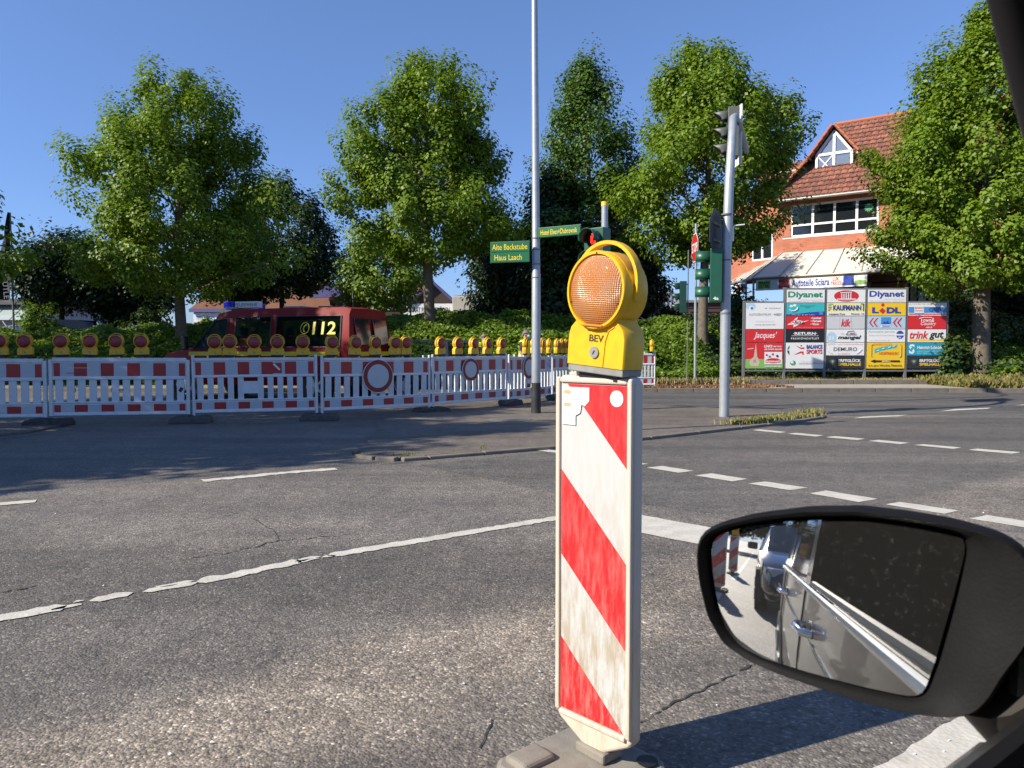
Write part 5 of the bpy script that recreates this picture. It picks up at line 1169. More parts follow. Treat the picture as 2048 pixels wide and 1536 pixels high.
def tile_mat():
    m, n, p, o = nodes('red brown roof tiles'); co = coord(n); sp = n.nodes.new('ShaderNodeSeparateXYZ'); n.links.new(co, sp.inputs[0])
    cb = n.nodes.new('ShaderNodeCombineXYZ'); n.links.new(sp.outputs[0], cb.inputs[0]); n.links.new(sp.outputs[2], cb.inputs[1])
    b = n.nodes.new('ShaderNodeTexBrick'); n.links.new(cb.outputs[0], b.inputs['Vector']); b.inputs['Scale'].default_value = 1; b.offset = 0.5
    b.inputs['Brick Width'].default_value = .30; b.inputs['Row Height'].default_value = .257; b.inputs['Mortar Size'].default_value = .022; b.inputs['Mortar Smooth'].default_value = .6
    b.inputs['Color1'].default_value = (.32, .125, .075, 1); b.inputs['Color2'].default_value = (.20, .085, .058, 1); b.inputs['Mortar'].default_value = (.075, .035, .028, 1)
    n.links.new(mixc(n, .7, b.outputs[0], ramp(n, tex(n, co, 1.1, 6).outputs[0], [(.3, .65), (.7, 1.3)]), 'MULTIPLY'), p.inputs['Base Color']); p.inputs['Roughness'].default_value = .8
    bump(n, p, b.outputs['Fac'], -.6, .03); return m
tile_m = tile_mat()
tile_rim = M('orange ridge tiles', (.42, .13, .06), .7, dirt=.3, scale=3)
gutter_m = M('zinc gutter', (.35, .33, .30), .5, .5)
frame_w = M('white window frame', (.78, .78, .77), .45, dirt=.05)
GZ = plat(14)
A0 = Vector((12.9, 36.0, 0)); dA = Vector((.81, -.586, 0)).normalized(); nA = Vector((-dA.y * -1, 0, 0))
nA = Vector((dA.y, -dA.x, 0))                                      # outward normal, towards the camera
if nA.y > 0: nA = -nA
house = E('brick_house', 'red brick house with tiled roof, gabled dormer and pale canopy over its shop front', 'house', (A0.x, A0.y, GZ), math.atan2(dA.y, dA.x))
# local frame: +x along the facade towards the right, -y outward, z up from the plateau
def Z(py, Y): return at(1024, py, Y).z - GZ
EV, SILL, TOP = 8.55 - GZ, 6.45 - GZ, 7.95 - GZ; FL = 13.0
def wall_uv(name, x0, x1, z0, z1, y, holes=(), parent=house, thick=.3):
    """wall in the xz plane with rectangular openings, cut into cells"""
    xs_ = sorted({x0, x1} | {h[0] for h in holes} | {h[1] for h in holes}); zs_ = sorted({z0, z1} | {h[2] for h in holes} | {h[3] for h in holes})
    me = bpy.data.meshes.new(name); bm = bmesh.new(); uv = bm.loops.layers.uv.new('uv')
    for a, b in zip(xs_, xs_[1:]):
        for c, e in zip(zs_, zs_[1:]):
            if any(h[0] <= a and b <= h[1] and h[2] <= c and e <= h[3] for h in holes): continue
            vs = [bm.verts.new(q) for q in ((a, y, c), (b, y, c), (b, y, e), (a, y, e))]; f = bm.faces.new(vs)
    for h in holes:                                                 # reveals
        for q in (((h[0], y, h[2]), (h[1], y, h[2]), (h[1], y + thick, h[2]), (h[0], y + thick, h[2])), ((h[0], y, h[3]), (h[1], y, h[3]), (h[1], y + thick, h[3]), (h[0], y + thick, h[3])),
                  ((h[0], y, h[2]), (h[0], y, h[3]), (h[0], y + thick, h[3]), (h[0], y + thick, h[2])), ((h[1], y, h[2]), (h[1], y, h[3]), (h[1], y + thick, h[3]), (h[1], y + thick, h[2]))):
            bm.faces.new([bm.verts.new(v) for v in q])
    for f in bm.faces:
        for l in f.loops: l[uv].uv = (l.vert.co.x, l.vert.co.z)
    bm.to_mesh(me); bm.free(); me.materials.append(brick); return mk(name, me, parent)
def window(parent, x0, x1, z0, z1, y, cols, rows, fw=.09, glass=dark_glass, name='window'):
    m = MB()
    m.box2((x0, y - .03, z0), (x1, y + .05, z0 + fw)); m.box2((x0, y - .03, z1 - fw), (x1, y + .05, z1)); m.box2((x0, y - .03, z0), (x0 + fw, y + .05, z1)); m.box2((x1 - fw, y - .03, z0), (x1, y + .05, z1))
    for c in cols: m.box2((x0 + (x1 - x0) * c - fw * .6, y - .034, z0 + .01), (x0 + (x1 - x0) * c + fw * .6, y + .046, z1 - .01))
    for r_ in rows: m.box2((x0 + .01, y - .038, z0 + (z1 - z0) * r_ - fw * .5), (x1 - .01, y + .042, z0 + (z1 - z0) * r_ + fw * .5))
    w_ = m.build(name, frame_w, parent)
    cs = [0] + list(cols) + [1]; rw = [0] + list(rows) + [1]
    for a, b in zip(cs, cs[1:]):
        for c, e in zip(rw, rw[1:]):
            MB().box2((x0 + (x1 - x0) * a + .04, y + .012, z0 + (z1 - z0) * c + .04), (x0 + (x1 - x0) * b - .04, y + .02, z0 + (z1 - z0) * e - .04)).build('pane', glass, w_)
    return w_
WX0, WX1 = .35, 4.15
wall_uv('wall', 0, FL, 2.6, EV, 0, [(WX0, WX1, SILL, TOP), (6.0, 9.0, SILL, TOP)])
w1 = window(house, WX0, WX1, SILL, TOP, .06, (.26, .51, .76), (.36,)); window(house, 6.0, 9.0, SILL, TOP, .06, (.33, .66), (.36,))
MB().box2((-.02, -.02, SILL - .06), (FL, .0, SILL - .02)).build('sill', frame_w, house)
# sticker on the right pane
n = 24; MB().prism([(3.72 + (.21 if k % 2 else .14) * math.cos(2 * math.pi * k / n), SILL + 1.05 + (.21 if k % 2 else .14) * math.sin(2 * math.pi * k / n)) for k in range(n)], .058, .062).build('window_picture', M('green window picture', (.10, .25, .05), .5), w1)
MB().prism([(3.72 + .10 * math.cos(2 * math.pi * k / n), SILL + 1.05 + .10 * math.sin(2 * math.pi * k / n)) for k in range(n)], .054, .057).build('window_picture', M('turquoise window picture', (.02, .32, .28), .5), w1)
# left facet, turned away
la = math.atan2(.8, -.6) - math.atan2(dA.y, dA.x)
X = Matrix.Rotation(la, 4, 'Z')
def facet(mbobj):
    mbobj.data.transform(X); return mbobj
FW = 3.0; sgn = Matrix.Scale(1, 4)
f_ = wall_uv('wall', -FW, 0, 2.6, EV - .2, 0, [(-1.75, -.55, SILL - .95, TOP - 1.15)])
w2 = window(house, -1.75, -.55, SILL - .95, TOP - 1.15, .06, (.5,), ())
XR = Matrix.Rotation(la + math.pi, 4, 'Z')
for o in [f_, w2] + kids(w2): o.data.transform(XR)
# lintel with ventilation slots
MB().box2((0, -.03, EV - .12), (FL, .0, EV)).build('eaves_board', M('brown eaves board', (.20, .09, .05), .7), house)
# main roof: heightfield of curved tiles on a 45 degree slope, cut by the hip on the left
def tiles(name, u0, u1, v1, hipL=0.0, hipR=0.0, org=Vector(), du=Vector((1, 0, 0)), dvv=Vector((0, .70, .714)), mat=tile_m, tw=.30, tl=.36, vmin=0.0):
    me = MB(); nv = max(1, int(round((v1 - vmin) / tl))); rows_ = []; nrm = du.cross(dvv).normalized()
    if nrm.z < 0: nrm = -nrm
    for r_ in range(nv):
        for e, lift in ((0, .045), (1, .0)):
            v = vmin + (r_ + e) * tl; row = []
            a, b = u0 + hipL * v, u1 - hipR * v; nn = max(1, int(round((u1 - u0) / tw * 5)))
            for k in range(nn + 1):
                u = a + (b - a) * k / nn; wv = .06 * abs(math.sin(math.pi * u / tw)) ** .7
                row.append(tuple(org + du * u + dvv * v + nrm * (lift + wv)))
            rows_.append(row)
    nn = len(rows_[0]); b0 = len(me.v)
    for row in rows_: me.v += row
    for j in range(len(rows_) - 1):
        for k in range(nn - 1): me.f.append((b0 + j * nn + k, b0 + j * nn + k + 1, b0 + (j + 1) * nn + k + 1, b0 + (j + 1) * nn + k)); me.m.append(0)
    o = me.build(name, mat, house); o['kind'] = 'stuff'; return o
RV = 5.9
tiles('roof_tiles', -.35, FL + .3, RV, .30, 0, Vector((0, -.55, EV - .42)))
tiles('roof_tiles', 0, 8.0, RV - 1.8, .25, .25, Vector((-.35, -.55, EV - .42)), Vector((-.35, .94, 0)), (Vector((.80, .30, 0)) * .70 + Vector((0, 0, .714))).normalized())
MB().tube([(-.35, -.57, EV - .42), (-.35 + .30 * RV, -.55 + .70 * RV, EV - .42 + .714 * RV)], .10, 8).build('hip_ridge', tile_rim, house, smooth=True)
MB().tube([(-.35 + .30 * RV, -.55 + .70 * RV, EV - .42 + .714 * RV + .03), (FL, -.55 + .70 * RV, EV - .42 + .714 * RV + .03)], .11, 8).build('ridge', tile_rim, house, smooth=True)
MB().tube([(-.4, -.62, EV - .45), (FL + .3, -.62, EV - .45)], .07, 10).build('gutter', gutter_m, house, smooth=True)
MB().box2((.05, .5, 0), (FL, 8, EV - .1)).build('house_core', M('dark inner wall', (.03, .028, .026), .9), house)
# gabled dormer
DX, DY = 2.0, 1.0; dz0 = EV - .42 + .714 * (DY + .55) / .70 - .25; dw = 1.55; zw = dz0 + .88; za = dz0 + 1.90
pent = [(DX - dw / 2, dz0), (DX + dw / 2, dz0), (DX + dw / 2, zw), (DX, za), (DX - dw / 2, zw)]
dm = MB().prism([(DX - .84, dz0 - .1), (DX + .84, dz0 - .1), (DX + .84, zw + .0), (DX, za + .12), (DX - .84, zw + .0)], DY + .06, DY + 3.2).build('dormer', brick, house)
fr = MB()
def bar(p, q, r_=.05):
    p = Vector((p[0], DY, p[1])); q = Vector((q[0], DY, q[1])); d_ = q - p; an = math.atan2(d_.z, d_.x)
    fr.box((p + q) / 2, (d_.length + r_, .10, r_ * 2), Matrix.Rotation(-an, 3, 'Y'))
for i in range(5): bar(pent[i], pent[(i + 1) % 5], .055)
bar((DX, dz0), (DX, za), .06); bar((DX - dw / 2, zw), (DX + dw / 2, zw), .06)
fr.build('dormer_frame', frame_w, dm)
for pg in ([(DX - .72, dz0 + .06), (DX - .06, dz0 + .06), (DX - .06, zw - .06), (DX - .72, zw - .06)], [(DX + .06, dz0 + .06), (DX + .72, dz0 + .06), (DX + .72, zw - .06), (DX + .06, zw - .06)],
           [(DX - .62, zw + .06), (DX - .06, zw + .06), (DX - .06, za - .18)], [(DX + .06, zw + .06), (DX + .62, zw + .06), (DX + .06, za - .18)]):
    MB().prism(pg, DY - .0, DY + .02).build('pane', M('sky reflecting glass', (.16, .20, .26), .06, spec=1.0), dm)
m = MB(); 
for a in (1, -1): m.box((DX - .39, DY - .02, dz0 + .44), (.90, .02, .05), Matrix.Rotation(a * .85, 3, 'Y'))
m.build('window_cross', frame_w, dm)
for sd in (-1, 1):
    m = MB(); P0, P1 = Vector((DX, DY - .25, za + .22)), Vector((DX + sd * 1.05, DY - .25, zw - .13)); q = Vector((0, 3.4, 0))
    nr = (P1 - P0).cross(q).normalized() * .07
    if nr.z < 0: nr = -nr
    m.add([P0, P1, P1 + q, P0 + q, P0 + nr, P1 + nr, P1 + q + nr, P0 + q + nr], [(0, 1, 2, 3), (4, 7, 6, 5), (0, 4, 5, 1), (1, 5, 6, 2), (2, 6, 7, 3), (3, 7, 4, 0)])
    m.build('dormer_roof', tile_m, dm)
    L_ = (P1 - P0).length
    for k in range(5):
        a = P0.lerp(P1, k / 5); b = P0.lerp(P1, (k + .94) / 5); MB().tube([a + nr, b + nr * 1.35], .07, 6).build('verge_tile', tile_rim, dm, smooth=True)
    MB().tube([P1 + Vector((0, 0, -.03)), P1 + q], .045, 8).build('dormer_gutter', gutter_m, dm, smooth=True)
# side dormer on the left slope
so = Vector((-.55, 2.8, EV + .55)); s_ = MB().box((so.x, so.y, so.z + .2), (1.7, 2.0, 1.5), Matrix.Rotation(R(10), 3, 'Z')).build('side_dormer', M('pale render', (.55, .50, .44), .8), house)
m = MB(); m.add([(-1.75, 1.5, EV + 1.05), (.9, 1.3, EV + 1.05), (1.3, 3.0, EV + 2.0), (-1.5, 2.8, EV + 2.0), (-1.75, 1.5, EV + 1.15), (.9, 1.3, EV + 1.15), (1.3, 3.0, EV + 2.1), (-1.5, 2.8, EV + 2.1)], [(0, 1, 2, 3), (4, 7, 6, 5), (0, 4, 5, 1), (1, 5, 6, 2), (2, 6, 7, 3), (3, 7, 4, 0)]); m.build('side_dormer_roof', tile_m, s_)
MB().box((-.45, 1.35, EV + .55), (2.0, .5, .9), Matrix.Rotation(R(-4), 3, 'Z')).build('side_dormer_front', M('dark dormer boards', (.05, .04, .035), .8), s_)  # dormer front in one plain dark board colour
MB().tube([(-1.78, 1.5, EV + 1.12), (-1.5, 2.85, EV + 2.12)], .09, 6).build('side_dormer_edge', tile_rim, s_)
# canopy of pale panels round the front
CZ0, CZ1, CO = 5.75 - GZ, 4.48 - GZ, 2.0
canvas = M('pale canopy sheet', (.62, .59, .50), .6, dirt=.2, dirtcol=(.45, .42, .35), scale=1.5)
pts = [(FL * .42, 0), (0, 0), (-1.0, 1.4), (-1.9, 2.9)]
outp = [(FL * .42 + .7, -CO), (-.75, -CO), (-2.6, .2), (-3.8, 2.4)]
cano = house
def interp(P, t):
    n_ = len(P) - 1; i = min(int(t * n_), n_ - 1); u = t * n_ - i; return (P[i][0] + (P[i + 1][0] - P[i][0]) * u, P[i][1] + (P[i + 1][1] - P[i][1]) * u)
secs = [0, .055, .11, .165, .22, .275, .333, .42, .50, .58, .667, .75, .84, .93, 1.0]
for a, b in zip(secs, secs[1:]):
    i0, i1 = interp(pts, a), interp(pts, b); o0, o1 = interp(outp, a), interp(outp, b); m = MB(); t_ = .04
    V = [(i0[0], i0[1] - .02, CZ0), (i1[0], i1[1] - .02, CZ0), (o1[0], o1[1], CZ1), (o0[0], o0[1], CZ1)]
    m.add(V + [(x, y, z - t_) for x, y, z in V], [(0, 1, 2, 3), (7, 6, 5, 4), (0, 4, 5, 1), (1, 5, 6, 2), (2, 6, 7, 3), (3, 7, 4, 0)]); c_ = m.build('canopy_panel', canvas, house)
    MB().tube([Vector(V[0]) + Vector((0, 0, .02)), Vector(V[3]) + Vector((0, 0, .02))], .03, 6).build('seam', M('canopy seam', (.42, .39, .34), .6), c_)
m = MB()
for a, b in zip(outp, outp[1:]): m.tube([(a[0], a[1], CZ1 - .05), (b[0], b[1], CZ1 - .05)], .06, 8)
m.build('canopy_edge', gutter_m, house, smooth=True)
# shop front below
wood = M('dark stained timber', (.16, .085, .045), .6, dirt=.4); cream = M('cream painted post', (.42, .36, .26), .6)
for x in (0.2, 1.9, 3.7, 5.5, 7.5, 9.5, 11.5):
    MB().box2((x, -.08, 0), (x + .22, .02, 2.7)).build('shop_post', cream, house)
MB().box2((0, .25, 0), (FL, .3, 2.6)).build('shop_window', dark_glass, house); MB().box2((0, -.1, 2.35), (FL, .1, 2.65)).build('shop_beam', wood, house); MB().box2((0, -.06, 0), (FL, .05, .5)).build('shop_plinth', brick, house)
MB().box2((3.9, -.09, .5), (5.4, .0, 2.3)).build('brick_panel', M('brown brick infill', (.22, .07, .04), .85), house)
for k in range(4): MB().tube([(-.75 + .02 - k * .6, -CO + .1 + k * .75, 0), (-.75 - k * .6, -CO + .1 + k * .75, CZ1)], .05, 8).build('canopy_post', cream, house)
# signs hanging under the canopy edge
def shop_sign(label, pa, pb, z0, z1, bgm, items):
    a = Vector((*pa, 0)); b = Vector((*pb, 0)); t = b - a; ln = t.length
    wa = house.matrix_basis @ a if False else None
    ang = math.atan2(dA.y, dA.x); Rz = Matrix.Rotation(ang, 3, 'Z'); w_ = Vector((A0.x, A0.y, GZ)) + Rz @ a
    root = E('shop_sign', label, 'sign', (w_.x, w_.y, GZ + z0), ang + math.atan2(t.y, t.x), 'signs under the canopy')
    MB().box2((0, -.03, 0), (ln, .02, z1 - z0)).build('board', bgm, root); h = z1 - z0
    for it in items:
        if it[0] == 't': lettering(it[1], root, it[2] * ln, it[3] * h, it[4] * ln, it[5] * h, it[6], -.034, bold=.025)
        else: MB().box2((it[1] * ln, -.033, it[2] * h), (it[3] * ln, -.031, it[4] * h)).build('printed_area', it[5], root)
shop_sign('long white Autoteile shop sign under the pale canopy edge', (-.62, -CO + .06), (4.1, -CO + .06), CZ1 - .62, CZ1 - .10, sign_white,
          [('r', .02, .15, .14, .85, LIM), ('t', 'MANN\nFILTER', .08, .5, .10, .6, BLK), ('r', .22, .1, .32, .9, REDP), ('r', .22, .35, .32, .6, WHT), ('t', 'Autoteile Sciara', .51, .5, .34, .62, BLU), ('t', 'LUK\nTRICO', .735, .5, .09, .7, REDP), ('r', .80, .1, .89, .9, BLU), ('r', .90, .15, .99, .5, LIM)])
shop_sign('small white shop sign at the left end of the canopy', (-2.75, .35), (-1.2, -1.62), CZ1 - .62, CZ1 - .15, sign_white, [('t', 'Autoteile', .25, .5, .4, .5, SKYB), ('r', .55, .2, .72, .8, REDP), ('r', .76, .2, .90, .9, BLU)])
shop_sign('grey shop sign with black letters half hidden by the big linden', (6.4, -.35), (9.6, -.35), 2.3, 2.95, LGR, [('t', 'Autoteile Sciara', .5, .5, .92, .66, BLK)])

# ------------------------------------------------------------------ buildings and things far behind
def base_at(px, Y): x = (px - 1024) / F * Y; return Vector((x, Y, plat(x)))
dirt_brick = M('brown clinker wall', (.13, .07, .05), .85, dirt=.3); roof_br = M('orange brown roof', (.30, .13, .07), .8, dirt=.4, scale=2); violet = M('violet grey fascia', (.10, .09, .22), .6); roof_gr = M('grey sheet roof', (.22, .22, .23), .6, dirt=.3)
sb_ = base_at(390, 56); sh = E('carpet_shop', 'long brown brick carpet shop with white banner signs, left of the young tree', 'building', sb_, R(-4))
LEN = at(690, 600, 56).x - sb_.x
zf = at(390, 622, 56).z - sb_.z
MB().box2((0, 0, -1), (LEN, 8, zf)).build('wall', dirt_brick, sh)
MB().prism([(-.3, zf + .05), (LEN * .93, zf + .05), (LEN * .93, zf + .2), (LEN * .9, zf + 2.1), (2.4, zf + 2.1)], -.3, 6).build('roof', roof_br, sh)
MB().box2((-.2, -.34, zf - .1), (LEN * .94, -.28, zf + .16)).build('fascia', violet, sh)
bn = MB().box2((0, -.08, zf - .85), (LEN * .92, -.02, zf - .12)).build('banner', sign_white, sh)
for k, (s_, c_) in enumerate((('TEPPICHBÖDEN', BLU), ('TAPETEN', REDP), ('FARBEN', SKYB), ('DESIGNBELÄGE', BLU), ('GARDINEN', BLK))):
    lettering(s_, bn, .9 + k * 1.9, zf - .48, 1.4, .32, c_, -.085)
for k in range(5): MB().box2((.5 + 2.1 * k, -.03, 0), (2.2 + 2.1 * k, .02, zf - 1.0)).build('shop_window', dark_glass, sh)
sb2 = base_at(672, 54); s2 = E('carpet_shop', 'carpet shop section with a steep gable and black and white Teppichboden sign', 'building', sb2, 0); w2_ = at(800, 600, 54).x - sb2.x; z2 = at(700, 592, 54).z - sb2.z
MB().box2((0, 0, -1), (w2_, 6, z2)).build('wall', M('dark brown boards', (.06, .038, .028), .8), s2)
MB().prism([(-.5, z2 - .1), (w2_ * .35, z2 + 1.0), (w2_ + .3, z2 - .1)], -.4, 5).build('roof', roof_br, s2)
MB().prism([(-1.6, z2 - .2), (-.2, z2 + 1.0), (.6, z2 + .2), (.4, z2 - .1)], -.8, -.45).build('gable_board', violet, s2)
bn = MB().box2((.4, -.08, z2 - 1.0), (w2_ - .2, -.02, z2 - .25)).build('banner', sign_white, s2); lettering('TEPPICHBODEN', bn, w2_ * .3, z2 - .62, 1.9, .36, BLK, -.085, bold=.02); lettering('GARDINEN', bn, w2_ * .78, z2 - .62, 1.2, .36, BLK, -.085, bold=.02)
MB().box2((.2, -.04, 0), (w2_ - .2, -.0, z2 - 1.4)).build('shop_window', dark_glass, s2)
sb3 = base_at(806, 52); s3 = E('laminate_shop', 'dark gabled shop with the white Laminat Parkettböden sign', 'building', sb3, 0); w3 = at(905, 600, 52).x - sb3.x; z3 = at(850, 606, 52).z - sb3.z
MB().box2((0, 0, -1), (w3, 6, z3)).build('wall', M('dark brown boards', (.06, .038, .028), .8), s3)
ap = (w3 * .62, at(1024, 567, 52).z - sb3.z)
MB().prism([(w3 * .1, z3), (w3, z3), ap], -.1, 5).build('gable', M('dark brown boards', (.06, .038, .028), .8), s3)
MB().prism([(-.3, z3 - .1), (w3 * .30, ap[1]), ap, (w3 * .18, z3 - .15)], -.15, -.12).build('roof', roof_br, s3)
MB().tube([(w3 * .1, -.3, z3 - .1), (ap[0], -.3, ap[1] + .05), (w3 + .5, -.3, z3 - .25)], .12, 6).build('gable_edge', violet, s3)
bn = MB().box2((.1, -.2, z3 - .85), (w3, -.12, z3 - .05)).build('banner', sign_white, s3); lettering('LAMINAT PARKETTBÖDEN', bn, w3 * .5, z3 - .45, w3 * .9, .42, BLK, -.205, bold=.02)
for k in range(4): MB().box2((.2 + k * w3 / 4, -.05, 0), (w3 / 4 - .1 + k * w3 / 4, .0, z3 - 1.1)).build('shop_window', dark_glass, s3)
wb = base_at(905, 50); wbx = at(972, 600, 50).x - wb.x; bx = E('concrete_building', 'blank pale concrete hall between the laminate shop and the lamp post', 'building', wb, R(-4))
MB().box2((0, 0, -1), (wbx + 2.5, 7, at(905, 592, 50).z - wb.z)).build('wall', concrete, bx, bevel=.05)
MB().prism([(0, at(905, 592, 50).z - wb.z + .02), (wbx + 4, at(905, 592, 50).z - wb.z + .02), (wbx + 4, at(905, 583, 50).z - wb.z + .3)], .2, 6).build('roof', roof_br, bx)
gs = base_at(1318, 58); gx = at(1362, 600, 58).x - gs.x; gsd = E('metal_shed', 'pale grey corrugated gabled shed behind the traffic signals', 'building', gs, R(8)); gz_ = at(1318, 590, 58).z - gs.z
MB().prism([(-1.5, -1), (gx, -1), (gx, gz_), (gx * .35, at(1024, 577, 58).z - gs.z), (-1.5, gz_ + .1)], 0, 9).build('wall', M('pale ribbed sheet', (.42, .44, .48), .5, dirt=.1), gsd)
for k in range(9): MB().box2((-1.4 + k * (gx + 1.3) / 9, -.05, -1), (-1.36 + k * (gx + 1.3) / 9, .0, gz_)).build('rib', M('pale ribbed sheet', (.42, .44, .48), .5), gsd)
bs_ = base_at(1362, 54); b4 = E('brown_hall', 'low brown clad hall behind the signal mast', 'building', bs_, R(-3)); b4w = at(1500, 600, 54).x - bs_.x; b4z = at(1400, 604, 54).z - bs_.z
MB().box2((0, 0, -1), (b4w, 8, b4z)).build('wall', M('brown cladding', (.085, .045, .038), .8), b4)
for k in range(9): MB().box2((0, -.05, .3 + k * b4z / 9.5), (b4w, 0, .36 + k * b4z / 9.5)).build('clapboard', M('brown cladding', (.085, .045, .038), .8), b4)
MB().box2((-.1, -.2, b4z - .05), (b4w, 8, b4z + .12)).build('parapet', roof_gr, b4)
gh = base_at(-60, 44); gl = E('glazed_hall', 'low hall with sloping pale glass panels at the left edge', 'building', gh, R(-8)); gw_ = at(62, 600, 44).x - gh.x; gz0 = at(1024, 640, 44).z - gh.z; gz1 = at(1024, 608, 44).z - gh.z
MB().box2((-8, 1.5, -1), (gw_, 8, gz1)).build('wall', M('pale grey render', (.40, .41, .42), .7), gl); MB().box2((-8, .8, gz1), (gw_ + .2, 8, gz1 + .35)).build('roof', M('dark roof edge', (.07, .07, .075), .7), gl)
for k in range(8):
    x = gw_ - 1.2 * (k + 1); m = MB(); m.add([(x + .04, .2, gz0), (x + 1.16, .2, gz0), (x + 1.16, 1.45, gz1), (x + .04, 1.45, gz1)], [(0, 1, 2, 3)]); m.build('glass_panel', M('pale green glass', (.38, .44, .42), .15), gl)
# flags and thin poles
def flag(px, Y, ytop, label, mat, shape, pole_r=.045):
    b_ = base_at(px, Y); zt = at(px, ytop, Y).z - b_.z
    root = E('flag', label, 'flag', b_, 0, 'flags on poles'); MB().tube([(0, 0, 0), (0, 0, zt)], [pole_r, pole_r * .6], 8).build('pole', galv_dark, root)
    if shape:
        zb_, w0, w1 = shape; zb_ = at(px, zb_, Y).z - b_.z; m = MB(); n_ = 14; vs = []
        for k in range(n_ + 1):
            t = k / n_; z = zt + (zb_ - zt) * t; wd = w0 * min(1, t * 2.2) * (1 - .5 * t) + w1 * t
            for q in range(4): vs.append((-.03 - wd * q / 3 if w0 > 0 else .03 - wd * q / 3, .12 * math.sin(q * 2.2 + t * 5), z))
        m.add(vs, [(k * 4 + q, k * 4 + q + 1, (k + 1) * 4 + q + 1, (k + 1) * 4 + q) for k in range(n_) for q in range(3)]); o = m.build('cloth', mat, root, smooth=True, fix=False)
    return root
fl = flag(30, 30, 425, 'hanging black flag with faint white letters at the left edge', M('black flag cloth', (.015, .013, .018), .8, dirt=.1), (600, .5, .2))
lettering('OUTLET', fl, 0, 0, 1.1, .22, pm('flag grey', (.25, .25, .27)), 0, M4=Matrix.Translation((-.16, -.16, 2.6)) @ Matrix.Rotation(R(86), 4, 'Y'))
flag(822, 36, 520, 'orange red furled flag hanging behind the second linden', M('orange flag cloth', (.45, .07, .02), .8), (568, .16, .16))
flag(707, 34, 428, 'bare thin pole between the fire van and second linden', galv, None, .03)
flag(942, 33, 490, 'bare thin pole in front of the concrete hall', galv_dark, None, .04)
p_ = base_at(1300, 36); ss = E('street_sign', 'white autoteile sign board on two posts right of the warning light', 'sign', p_, R(4)); zz = at(1300, 612, 36).z - p_.z
sw = at(1325, 600, 36).x - p_.x + 2.3
MB().box2((-1.9, -.04, zz - .28), (.62, .0, zz + .32)).build('board', M('pale grey board', (.50, .52, .54), .5), ss); lettering('Autoteile Sciara', ss, -.62, zz + .06, 2.3, .34, BLU, -.045, bold=.02)
m = MB(); m.prism([(-1.7, zz - .16), (-1.5, zz - .22), (-1.5, zz - .10)], -.045, -.042)
for k in range(6): m.box((-.9 + k * .22, -.043, zz - .17), (.1, .004, .06))
m.build('small_print', BLK, ss)
for x in (-1.8, .5): MB().tube([(x, .03, -.2), (x, .03, zz + .3)], .035, 8).build('post', galv_dark, ss)

